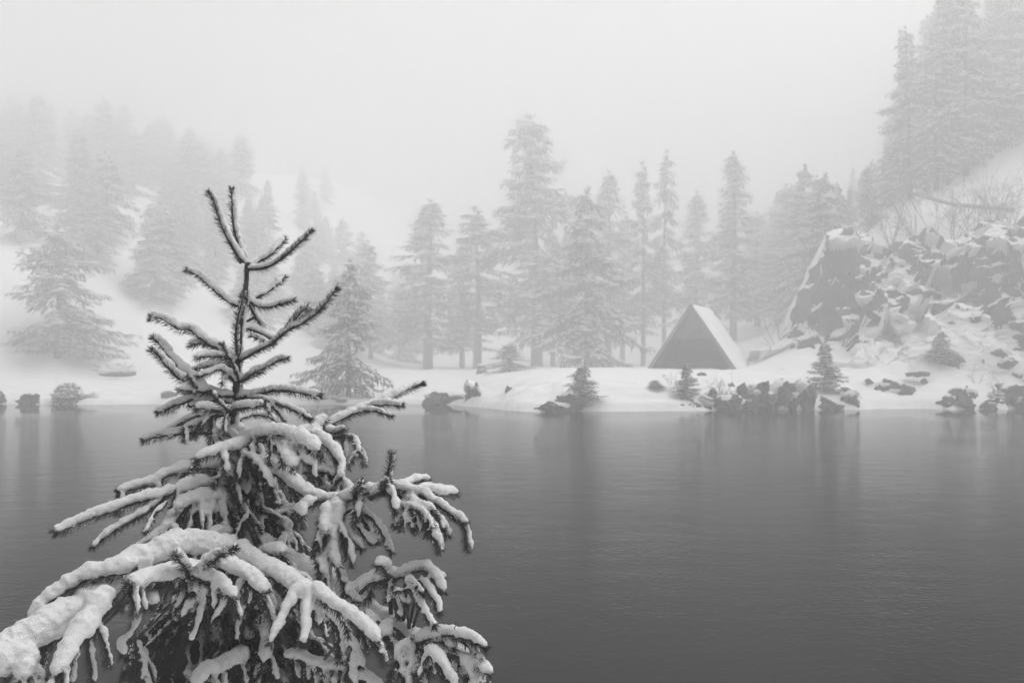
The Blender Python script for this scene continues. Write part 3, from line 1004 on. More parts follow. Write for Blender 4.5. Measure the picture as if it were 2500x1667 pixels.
def resample(P, R, step):
    P = np.asarray(P, float); R = np.asarray(R, float)
    # Catmull-Rom through the traced points
    if len(P) > 2:
        A = np.vstack([2 * P[0] - P[1], P, 2 * P[-1] - P[-2]])
        RR = np.concatenate([[R[0]], R, [R[-1]]])
        out, ro = [], []
        for i in range(1, len(A) - 2):
            for t in np.linspace(0, 1, 9)[:-1]:
                a, b, c, d = A[i - 1], A[i], A[i + 1], A[i + 2]
                out.append(0.5 * (2 * b + (c - a) * t + (2 * a - 5 * b + 4 * c - d) * t * t + (3 * b - a - 3 * c + d) * t ** 3))
                ro.append(RR[i] * (1 - t) + RR[i + 1] * t)
        out.append(P[-1]); ro.append(R[-1])
        P, R = np.array(out), np.array(ro)
    s = np.concatenate([[0], np.cumsum(np.linalg.norm(np.diff(P, axis=0), axis=1))])
    n = max(4, int(s[-1] / step) + 1)
    q = np.linspace(0, s[-1], n)
    return np.stack([np.interp(q, s, P[:, k]) for k in range(3)], 1), np.interp(q, s, R), q


class Branch:
    def __init__(s, seed):
        s.wood, s.snow, s.need = Bag(), Bag(), Bag()
        s.g = np.random.default_rng(seed)
        s.has_snow = False

    def twig(s, P, R, snow=1.0, needles=1.0, nlen=0.0115, rough=0.0, wood_r=None, droopy=False):
        """P world points (middle of the snow-clad twig), R half thickness in metres"""
        g = s.g
        P, R, q = resample(P, R, 0.006)
        n = len(P)
        if n < 4: return
        P = P + 0.0015 * np.stack([vnoise(P * 1.0 + k * 9, 45, 3 + k) for k in range(3)], 1)
        T = np.gradient(P, axis=0); T /= np.linalg.norm(T, axis=1, keepdims=True) + 1e-9
        N = SN - T * (T @ SN)[:, None]
        ln = np.linalg.norm(N, axis=1, keepdims=True)
        N /= ln + 1e-6
        steep = np.clip(1 - ln[:, 0], 0, 1)          # 1 on an upright twig
        B = np.cross(T, N)
        L = q[-1]
        u = q / L
        core = P - N * (R * 0.34 * min(1, snow + .2))[:, None]
        wr = (wood_r or 0.0026)
        s.wood.add(*tube_arrays(core, wr * (1.5 - 0.9 * u) * (1 + 0.12 * g.normal(0, 1, n)), 6))
        # --- needles
        nn = int(L * 1700 * needles * (1 + 35 * max(0, R.mean() - 0.012)))
        if nn > 8:
            t = g.random(nn) ** 0.92
            t[: nn // 14] = 1 - g.random(nn // 14) * 0.02
            fi = t * (n - 1)
            i0 = np.clip(fi.astype(int), 0, n - 2); fr = (fi - i0)[:, None]
            C = core[i0] * (1 - fr) + core[i0 + 1] * fr
            Tt, Nt, Bt = T[i0], N[i0], B[i0]
            phi = g.uniform(-math.pi, math.pi, nn)
            up = np.cos(phi)
            keep = (up < 0.45) | (g.random(nn) < 0.5) | (t > 0.95)
            C, Tt, Nt, Bt, phi, t = C[keep], Tt[keep], Nt[keep], Bt[keep], phi[keep], t[keep]
            m = len(C)
            rad = Nt * np.cos(phi)[:, None] + Bt * np.sin(phi)[:, None]
            fwd = g.uniform(0.45, 1.1, (m, 1)) + np.clip((t[:, None] - 0.95) * 20, 0, 1) * 0.9
            dd = rad + Tt * fwd + g.normal(0, 0.13, (m, 3))
            dd /= np.linalg.norm(dd, axis=1, keepdims=True)
            ln_ = nlen * g.uniform(0.7, 1.2, (m, 1)) * (1 - 0.25 * (t[:, None] > 0.97))
            wdt = 0.0008
            A = np.cross(dd, Tt); A /= np.linalg.norm(A, axis=1, keepdims=True) + 1e-9
            E = np.cross(dd, A)
            big_r = np.clip(R[i0][keep] - 0.012, 0, 0.03)[:, None]
            base = C + rad * wr * 0.8 + rad * big_r * g.uniform(0.2, 0.95, (m, 1)) + Nt * big_r * 0.15
            v = [base + A * wdt, base - A * wdt * 0.5 + E * wdt, base - A * wdt * 0.5 - E * wdt, base + dd * ln_ + np.array([0, 0, -0.0006])]
            V = np.stack(v, 1).reshape(-1, 3)
            i = np.arange(m)[:, None] * 4
            s.need.add(V, np.concatenate([i + np.array([[0, 1, 3]]), i + np.array([[1, 2, 3]]), i + np.array([[2, 0, 3]])]))
        # --- snow
        if snow > 0.05:
            k = 12
            lum = 1 + 0.16 * vnoise(P, 24, 5) + (0.20 + rough) * vnoise(P, 110, 8)
            lum *= 1 - 0.45 * steep * (0.5 + 0.5 * vnoise(P, 170, 12))
            end = np.sqrt(np.clip(np.minimum(u * L, (1 - u) * L) / (R * 0.9 + 1e-6), 0.03, 1))
            end = np.where(u > 0.5, end, np.maximum(end, .6))
            taper = 1 - 0.22 * sstep(0.80, 1.0, u) * (1 - 0.5 * min(1, snow))
            rs = R * (0.80 if snow < 1 else 0.88) * lum * end * taper * (0.55 + 0.45 * min(snow, 1.4))
            off = R * (0.16 + 0.14 * (1 - min(snow, 1)) + 0.28 * steep)
            cc = P + N * off[:, None]
            a = np.arange(k) * 2 * math.pi / k
            cosa, sina = np.cos(a), np.sin(a)
            low = np.where(cosa < 0, 0.80, 1.0)     # flatter underneath
            lowm = np.where(cosa[None] < 0, 0.5 + 0.3 * steep[:, None], 1.0) * cosa[None]
            V = cc[:, None] + rs[:, None, None] * (lowm[:, :, None] * N[:, None] + (sina * (1 - 0.30 * steep[:, None]))[:, :, None] * B[:, None])
            V = V.reshape(-1, 3)
            caps = np.stack([cc[0] - T[0] * rs[0] * .5, cc[-1] + T[-1] * rs[-1] * .5])
            i = np.arange(n - 1)[:, None] * k + np.arange(k)[None]
            j = np.arange(n - 1)[:, None] * k + (np.arange(k)[None] + 1) % k
            qd = np.stack([i, j, j + k, i + k], -1).reshape(-1, 4)
            s.snow.add(V, qd)
            c0 = s.snow.n
            s.snow.add(caps, np.zeros((0, 3), int))
            kk = np.arange(k)
            b0 = c0 - n * k
            f1 = np.stack([np.full(k, c0), b0 + (kk + 1) % k, b0 + kk], 1)
            f2 = np.stack([np.full(k, c0 + 1), b0 + (n - 1) * k + kk, b0 + (n - 1) * k + (kk + 1) % k], 1)
            s.snow.F.setdefault(3, []).append(np.concatenate([f1, f2]))
            s.has_snow = True
            # crumbs of snow caught among the needles
            m = int(L * (200 if needles > 0 else 60))
            ii = g.integers(0, n, m); ph = g.uniform(0.25 * math.pi, 1.75 * math.pi, m)
            rr_ = (R[ii] * g.uniform(0.45, 0.95, m))[:, None]
            cp = core[ii] + (N[ii] * np.cos(ph)[:, None] + B[ii] * np.sin(ph)[:, None]) * rr_
            sz = g.uniform(0.0016, 0.0046, (m, 1, 1)) * g.uniform(0.7, 1.3, (m, 6, 1))
            Vc = (OCT[None] * (1, 1, 1) * sz + cp[:, None]).reshape(-1, 3)
            s.snow.add(Vc, (np.arange(m)[:, None, None] * 6 + OCTF[None]).reshape(-1, 3))

    def hang(s, P, R, n, ln, snow=0.6, seed=0, spread=0.5, rr=0.010, t0=0.12, t1=0.97):
        """drooping side twigs to both sides of a bough"""
        g = s.g
        P, R, q = resample(P, R, 0.01)
        for t in np.linspace(t0, t1, n):
            t = min(0.99, max(0.02, t + g.normal(0, 0.02)))
            i = int(t * (len(P) - 1))
            T = P[min(i + 1, len(P) - 1)] - P[max(i - 1, 0)]; T /= np.linalg.norm(T)
            side = np.cross(T, (0, 0, 1)); side /= np.linalg.norm(side) + 1e-6
            sg = g.choice([-1, 1])
            L = ln * g.uniform(0.6, 1.25)
            d = side * sg * g.uniform(0.15, 0.9) * spread * 2 + T * g.uniform(0.1, 0.7) + np.array([0, 0, -0.35])
            d /= np.linalg.norm(d)
            p = P[i] - np.array([0, 0, R[i] * 0.35])
            pts = [p]
            for j in range(4):
                d = d + np.array([0, 0, -0.38]); d /= np.linalg.norm(d)
                pts.append(pts[-1] + d * L / 4)
            s.twig(pts, np.full(5, rr) * g.uniform(0.8, 1.2), snow=snow * g.uniform(.3, 1.2), needles=1.4, nlen=.019, rough=0.35)

    def build(s, root, voxel, k):
        b = s.wood.build('branch', M['wood'], root, True)
        if s.need.n:
            tag(s.need.build('needles', M['needle'], b), kind='stuff')
        if s.has_snow:
            o = s.snow.build('snow_cover', M['snow'], b, False)
            md = o.modifiers.new('r', 'REMESH'); md.mode = 'VOXEL'; md.voxel_size = voxel; md.use_smooth_shade = True
            ms = o.modifiers.new('s', 'SMOOTH'); ms.factor = 0.5; ms.iterations = 3
            dg = bpy.context.evaluated_depsgraph_get()
            me = bpy.data.meshes.new_from_object(o.evaluated_get(dg))
            o.modifiers.clear()
            n = len(me.vertices)
            if n:
                co = np.empty(n * 3, np.float32); me.vertices.foreach_get('co', co); co = co.reshape(-1, 3)
                no = np.empty(n * 3, np.float32); me.vertices.foreach_get('normal', no); no = no.reshape(-1, 3)
                dsp = (0.0034 if voxel > .004 else 0) * vnoise(co, 28, 9) + 0.0030 * vnoise(co, 60, 4) + 0.0018 * vnoise(co, 130, 5) + 0.0016 * vnoise(co, 280, 6)
                co = co + no * dsp[:, None]
                me.vertices.foreach_set('co', co.ravel().astype(np.float32))
                me.polygons.foreach_set('use_smooth', np.ones(len(me.polygons), bool))
                me.update()
                o.data = me


#  each branch: (dz_base, dz_tip) is how far the twig lies behind (+) or before (-) the stem, in metres
#  twig: (points, half thickness at base, at tip, depth at base, depth at tip, snow, hanging twigs)
BR = [
 # leader whorl
 [([(596,640),(574,608),(552,567),(533,519),(523,487),(510,467)],10,8,0,-.06,.75,0)],
 [([(597,636),(590,600),(577,567),(571,526),(569,487),(569,460)],9,8.5,.02,.08,.7,0), ([(585,640),(588,612),(580,585)],9,8,.02,.03,1.2,0)],
 [([(606,654),(638,653),(676,637),(714,605),(746,577),(762,561)],9,8,0,-.04,.75,0)],
 [([(606,645),(625,640),(660,618),(679,599),(697,580)],8,8.5,.03,.12,.9,0)],
 [([(598,735),(584,744),(555,730),(523,704),(491,675),(456,655)],8,8.5,0,.05,1.05,0)],
 [([(604,722),(625,723),(660,704),(695,674)],8,7,.02,.10,1.0,0)],
 [([(600,722),(620,738),(645,747),(676,742),(718,730)],9,8,0,-.05,.95,0)],
 [([(581,867),(576,813),(584,765),(593,728),(598,715)],9,12,-.02,-.16,.25,0)],
 [([(600,728),(612,745),(625,772),(645,797),(660,822),(669,838)],8,4,.03,.16,1.0,0), ([(586,800),(605,797),(640,812),(668,825)],10,8,.03,.14,1.0,0)],
 [([(584,880),(600,870),(638,848),(670,832),(695,809),(740,784),(772,762),(797,733),(824,703)],10,9,0,-.10,.75,0),
  ([(695,809),(706,795),(721,777),(740,756),(755,747)],11,13,-.04,-.08,.30,0), ([(655,840),(640,828),(612,818)],7,7,.02,.06,1.0,0)],
 [([(580,932),(600,920),(619,908),(638,899),(660,889),(683,876),(704,873)],11,8,0,-.08,.7,0), ([(590,925),(612,918),(640,905)],9,7,0,.05,1.1,0)],
 [([(578,885),(560,868),(536,848),(504,832),(466,803),(434,797),(396,774),(366,771)],10,12,0,-.06,1.0,0),
  ([(545,858),(507,838),(479,835),(463,841)],10,9,.0,.04,1.0,0)],
 [([(578,880),(552,870),(523,867),(491,867),(479,872)],11,9,0,-.10,.95,0), ([(570,890),(549,889),(523,889),(491,895),(466,905)],9,7,.01,.10,1.1,0)],
 [([(582,925),(572,895),(556,867),(544,840)],8,9,-.03,-.15,.2,0)],
 [([(578,935),(561,915),(539,899),(517,905),(479,918)],9,8,0,-.10,.9,0), ([(556,905),(545,925),(545,942)],8,7,-.02,-.05,.7,0)],
 [([(572,965),(540,962),(500,950),(466,928),(437,918),(412,892),(389,866),(370,850)],15,10,0,-.14,.85,0),
  ([(500,948),(470,920),(428,883),(396,841),(374,820)],12,10,-.03,-.02,1.15,0), ([(480,945),(468,930),(457,915)],9,8,-.08,-.16,.2,0),
  ([(500,955),(465,948),(434,948)],9,9,-.05,-.1,.9,0)],
 # whorl around row 970
 [([(575,972),(545,965),(517,958),(473,954),(450,960)],14,11,0,.06,1.2,0)],
 [([(570,985),(540,975),(508,972),(473,972),(437,983),(408,994),(382,1005)],13,10,0,-.06,.95,0), ([(500,972),(480,985),(462,990)],9,8,-.02,-.06,.6,0)],
 [([(556,1000),(549,994),(531,976),(514,955)],7,8,-.08,-.2,.15,0)],
 [([(572,1000),(542,998),(502,992),(477,995)],12,10,-.02,-.12,1.0,0)],
 [([(575,975),(590,968),(618,961),(661,951),(705,950),(748,958),(785,963)],12,11,0,-.05,.9,0)],
 [([(590,972),(625,972),(665,980),(705,994),(734,1007),(760,1023)],11,9,0,-.14,.4,0), ([(647,980),(652,995),(660,1010)],7,7,-.06,-.08,.3,0), ([(658,983),(679,1006),(695,1028)],7,8,-.06,-.1,.25,0)],
 [([(570,1000),(582,992),(611,990),(645,987)],13,11,-.02,-.12,1.1,0)],
 [([(570,1030),(590,1018),(614,1010),(654,1014),(685,1034)],9,7,.05,.2,.9,0), ([(572,1035),(596,1060),(620,1070)],12,10,.04,.12,1.2,0)],
 [([(562,1012),(531,1012),(502,1024),(470,1034),(445,1046)],10,8,0,-.08,.6,3), ([(520,1012),(481,1012),(445,1030),(405,1050)],10,7,.03,.10,1.1,0), ([(535,1005),(508,1020),(487,1048)],8,7,-.04,-.1,.4,0)],
 [([(566,1078),(549,1070),(517,1055),(463,1053),(408,1058),(372,1065),(346,1073)],13,11,0,-.05,1.0,0)],
 [([(556,1010),(551,1026),(549,1044),(550,1060)],8,9,-.05,-.10,.1,0)],
 # heavy boughs below row 1040
 [([(575,1085),(600,1078),(630,1062),(660,1056),(690,1055),(723,1066),(755,1082),(774,1104)],20,15,-.02,-.30,1.3,4),
  ([(625,1070),(600,1082),(567,1090),(540,1096),(510,1106),(475,1120)],17,11,-.05,-.2,1.15,2),
  ([(676,1075),(690,1098),(704,1120),(720,1143)],15,15,-.15,-.3,1.1,0), ([(730,1082),(742,1110),(752,1134)],13,11,-.2,-.3,1.0,0), ([(660,1085),(700,1078),(740,1092)],20,16,-.1,-.24,1.2,0)],
 [([(585,1100),(608,1114),(630,1126),(648,1155),(661,1190)],13,10,-.08,-.25,.9,3)],
 [([(570,1060),(620,1072),(680,1072),(741,1063),(770,1043),(799,1035),(835,1017),(878,1000),(914,983),(950,969),(987,951),(1034,933)],14,8,.02,.35,1.0,0),
  ([(905,985),(929,985),(955,984),(984,986)],9,9,.24,.2,1.0,0), ([(888,1000),(910,1000),(929,1005),(958,1016)],8,7,.22,.16,.5,0),
  ([(770,1048),(785,1030),(797,1018)],16,14,.1,.14,1.4,0), ([(795,1050),(820,1052),(843,1046)],12,10,.1,.02,1.0,0),
  ([(800,1068),(830,1064),(860,1066),(872,1080),(876,1102)],10,9,.1,-.02,.8,3),
  ([(760,1058),(784,1073),(812,1097),(832,1128),(829,1165)],17,10,.06,-.10,1.1,2), ([(700,1068),(745,1060),(790,1050)],18,16,.05,.08,1.2,0)],
 [([(580,1140),(620,1135),(676,1150),(716,1182),(752,1207),(799,1222),(835,1222),(864,1211),(893,1200),(936,1190),(969,1188),(1023,1202),(1059,1222),(1095,1245),(1140,1275)],22,12,-.02,-.40,1.1,5),
  ([(950,1192),(949,1165),(951,1135),(957,1104)],13,12,-.3,-.34,.5,0), ([(940,1195),(938,1180),(943,1168)],14,10,-.3,-.4,.8,0),
  ([(867,1210),(872,1192),(883,1174)],12,13,-.22,-.3,.6,0), ([(905,1212),(930,1196),(950,1196),(962,1218),(966,1247)],14,12,-.26,-.42,.9,0),
  ([(985,1190),(1000,1176),(1020,1168),(1048,1171)],10,10,-.3,-.2,.95,0), ([(1020,1192),(1059,1196),(1090,1200),(1117,1202)],13,11,-.28,-.15,1.2,0),
  ([(960,1225),(992,1235),(1023,1245),(1045,1262),(1056,1288)],12,10,-.3,-.5,.6,4), ([(985,1250),(998,1270),(1012,1294)],9,8,-.35,-.42,.4,0),
  ([(1030,1240),(1045,1262),(1052,1296)],9,9,-.35,-.45,.4,0), ([(1055,1262),(1078,1282),(1082,1290)],8,8,-.35,-.45,.4,0), ([(1100,1262),(1118,1268),(1138,1278)],9,9,-.36,-.42,.2,0),
  ([(985,1212),(1020,1225),(1060,1245)],12,10,-.3,-.42,.9,2)],
 [([(815,1222),(822,1260),(815,1300),(808,1330),(815,1360),(830,1384)],22,11,-.2,-.32,1.2,5), ([(772,1222),(745,1232),(733,1245),(742,1262)],18,14,-.18,-.26,1.2,0),
  ([(800,1232),(790,1275),(795,1300)],17,16,-.2,-.3,1.2,4), ([(812,1330),(795,1355),(770,1372)],15,9,-.26,-.3,1.0,3)],
 [([(870,1235),(896,1250),(926,1280),(945,1318),(960,1350)],12,9,-.22,-.34,.8,0), ([(820,1270),(838,1297),(855,1333),(859,1380)],11,9,-.24,-.34,.45,0),
  ([(860,1262),(880,1290),(905,1325)],10,9,-.22,-.3,.6,0), ([(838,1290),(865,1312),(886,1342)],13,11,-.22,-.3,.9,0), ([(880,1270),(905,1295),(915,1325)],9,8,-.2,-.3,.5,0),
  ([(850,1240),(872,1255),(890,1262)],15,12,-.2,-.25,1.1,3)],
 [([(740,1150),(770,1148),(806,1152),(835,1172),(864,1198)],11,10,.02,-.08,.9,4), ([(760,1180),(795,1190),(830,1208)],13,11,.03,.0,1.0,3)],
 [([(573,1140),(540,1138),(517,1135),(463,1140),(408,1157),(372,1175),(325,1188),(286,1200)],17,12,0,-.18,1.15,3),
  ([(585,1180),(531,1183),(488,1180),(455,1188),(425,1198)],18,16,-.04,-.16,1.25,4)],
 [([(430,1195),(390,1208),(350,1216),(300,1232),(250,1250),(200,1268),(160,1286),(132,1297)],15,13,-.16,-.34,1.15,0)],
 [([(400,1212),(372,1235),(340,1256),(300,1278),(265,1300),(238,1322),(226,1336)],12,11,-.18,-.32,.8,0)],
 [([(408,1225),(392,1240),(372,1262),(360,1284),(353,1302)],10,8,-.2,-.3,.2,0)],
 [([(450,1230),(430,1262),(405,1288),(373,1311),(340,1334),(313,1362)],15,10,-.16,-.28,.8,4), ([(425,1270),(410,1300),(385,1330)],12,9,-.15,-.2,.7,3)],
 [([(560,1215),(530,1212),(490,1215),(450,1228),(425,1240)],20,16,-.05,-.2,1.2,9)],
 # bottom left boughs
 [([(585,1358),(540,1345),(498,1340),(442,1334),(401,1352),(345,1375),(304,1400),(263,1425),(235,1462),(193,1500),(138,1522),(97,1552),(40,1580),(-30,1590)],32,42,-.15,-.75,1.3,9),
  ([(270,1445),(235,1487),(207,1528),(180,1562),(155,1606),(130,1652)],34,20,-.6,-.8,1.25,4),
  ([(60,1590),(10,1620),(-40,1650)],46,46,-.7,-.8,1.3,0), ([(70,1585),(62,1618),(50,1660)],34,30,-.72,-.8,1.2,3)],
 [([(335,1378),(300,1388),(250,1395),(205,1408),(165,1432),(125,1458),(95,1485),(72,1518)],25,17,-.5,-.62,1.2,0), ([(230,1400),(215,1425),(195,1450)],25,20,-.5,-.55,1.2,0), ([(200,1440),(190,1465),(186,1485)],13,10,-.52,-.55,1.0,0)],
 [([(500,1402),(470,1402),(430,1398),(387,1408),(345,1418),(318,1428)],28,22,-.35,-.62,1.25,4),
  ([(462,1408),(455,1382),(436,1358),(430,1350)],14,14,-.45,-.55,.8,0), ([(480,1395),(505,1375),(530,1356),(553,1341),(577,1333)],15,11,-.45,-.6,1.0,0),
  ([(480,1402),(515,1412),(545,1430),(572,1460)],19,14,-.45,-.6,1.15,2),
  ([(368,1440),(372,1462),(374,1476)],15,14,-.5,-.55,1.2,0), ([(345,1470),(338,1500),(322,1545),(297,1570),(300,1602)],13,13,-.45,-.55,.9,0),
  ([(494,1430),(478,1458),(458,1480),(441,1509)],11,10,-.42,-.5,.9,0), ([(496,1440),(490,1480),(480,1521),(466,1567)],11,9,-.42,-.5,.9,0),
  ([(552,1460),(538,1488),(514,1526)],10,9,-.45,-.5,.9,0), ([(180,1580),(176,1620),(172,1670)],14,11,-.5,-.5,.8,0), ([(214,1560),(222,1610),(228,1668)],12,10,-.45,-.45,.6,0), ([(330,1560),(350,1610),(345,1660)],12,10,-.3,-.35,.5,3)],
 [([(500,1370),(545,1378),(580,1395),(615,1415),(645,1450)],24,17,-.35,-.55,1.2,4), ([(600,1395),(622,1402),(655,1440)],14,12,-.3,-.45,1.0,2)],
 # ridge running right from the stem and the hand-like spray
 [([(575,1340),(600,1362),(641,1385),(683,1407),(716,1429),(757,1440)],27,22,-.15,-.5,1.25,5),
  ([(757,1432),(724,1447),(700,1485),(680,1526),(656,1573)],19,12,-.5,-.62,1.1,0), ([(752,1445),(744,1485),(744,1526),(741,1575)],18,12,-.5,-.62,1.1,0),
  ([(757,1438),(785,1452),(807,1470),(849,1495),(882,1522),(906,1546),(920,1570)],18,17,-.5,-.64,1.2,3), ([(760,1436),(790,1446),(822,1460)],12,8,-.5,-.4,1.1,0),
  ([(640,1392),(650,1380),(700,1398),(752,1412),(762,1426)],13,9,-.3,-.35,1.0,0)],
 [([(590,1300),(650,1340),(715,1382),(770,1412),(800,1425),(835,1446),(852,1462),(880,1482),(918,1502),(959,1520),(995,1545),(1020,1570),(1056,1582),(1111,1592),(1147,1606),(1167,1632),(1172,1672)],24,18,-.05,-.55,1.25,9),
  ([(838,1446),(872,1443),(902,1420),(940,1407),(985,1400),(1015,1390),(1042,1388),(1068,1415),(1083,1448)],20,13,-.3,-.45,1.2,0),
  ([(955,1404),(943,1390),(932,1374),(917,1380)],15,15,-.38,-.42,1.2,0), ([(900,1425),(925,1415),(945,1412)],14,12,-.3,-.3,1.1,0), ([(1050,1408),(1070,1404),(1090,1410)],10,9,-.42,-.4,1.0,0),
  ([(990,1412),(1001,1435),(1028,1474),(1050,1512),(1063,1526)],11,10,-.42,-.55,.5,0), ([(1025,1410),(1048,1440),(1068,1470),(1075,1497)],12,11,-.42,-.5,.8,0), ([(1000,1405),(1015,1425),(1035,1450)],12,9,-.42,-.5,.3,0),
  ([(962,1428),(970,1470),(976,1508)],9,8,-.4,-.42,1.0,0), ([(975,1445),(985,1460),(1000,1475)],10,9,-.4,-.45,1.0,0), ([(990,1440),(975,1440),(960,1446)],8,8,-.45,-.5,.3,0), ([(945,1420),(950,1450),(945,1470)],14,10,-.38,-.4,1.1,0),
  ([(905,1440),(880,1460),(860,1462)],18,20,-.3,-.33,1.2,0)],
 [([(1015,1568),(1045,1552),(1075,1545),(1111,1545),(1150,1556),(1190,1582)],18,12,-.45,-.6,1.2,0), ([(1110,1550),(1135,1562),(1158,1585),(1176,1612)],12,9,-.5,-.6,1.1,0),
  ([(1060,1556),(1090,1566),(1112,1580)],14,11,-.48,-.55,1.1,0)],
 [([(1150,1612),(1170,1620),(1200,1646)],16,14,-.55,-.62,1.2,0), ([(1040,1584),(1066,1600),(1084,1628),(1108,1672)],15,14,-.52,-.62,1.2,3), ([(1060,1600),(1035,1625),(1008,1645)],12,12,-.5,-.52,1.0,3), ([(1120,1598),(1150,1640),(1160,1680)],20,18,-.55,-.6,1.2,4)],
 [([(1005,1556),(985,1575),(965,1600)],16,12,-.45,-.48,1.1,3), ([(1010,1570),(1002,1600),(1012,1625)],14,12,-.45,-.5,1.0,3), ([(950,1520),(940,1540),(952,1552)],18,15,-.4,-.45,1.2,3), ([(890,1490),(905,1512),(930,1525)],18,14,-.38,-.4,1.1,4)],
 [([(795,1490),(821,1515),(843,1554),(871,1587),(884,1630)],13,12,-.3,-.38,1.0,3), ([(700,1600),(750,1610),(800,1628),(850,1632),(890,1652),(932,1680)],17,15,-.2,-.42,1.1,8), ([(780,1620),(800,1650),(795,1690)],15,13,-.28,-.3,1.1,3), ([(832,1560),(830,1595),(826,1650)],9,8,-.2,-.2,.8,2)],
 [([(640,1372),(655,1346),(694,1352)],19,17,-.12,-.3,1.3,3), ([(590,1235),(640,1262),(690,1245),(735,1235)],11,9,.0,.06,.8,3), ([(580,1290),(610,1270),(650,1262),(720,1240)],10,9,-.04,.02,.8,2),
  ([(690,1300),(685,1340),(700,1375)],18,13,-.1,-.16,.9,3), ([(580,1225),(560,1180),(566,1150)],14,13,-.08,-.1,.3,0)],
 [([(560,1340),(545,1300),(500,1318),(470,1330)],17,13,-.08,-.2,1.2,2), ([(600,1600),(575,1606),(535,1630),(500,1640),(470,1675)],21,17,-.15,-.35,1.2,7), ([(640,1500),(650,1560),(640,1620)],22,20,-.12,-.2,1.2,3), ([(600,1560),(630,1540),(640,1500)],24,18,-.12,-.16,1.1,0)],
 # shaded inner twigs
 [([(735,1362),(766,1386),(805,1396),(829,1416),(843,1441)],12,9,.0,-.06,1.0,0), ([(733,1392),(775,1402),(815,1412),(838,1425)],15,13,.02,-.05,.9,0)],
]


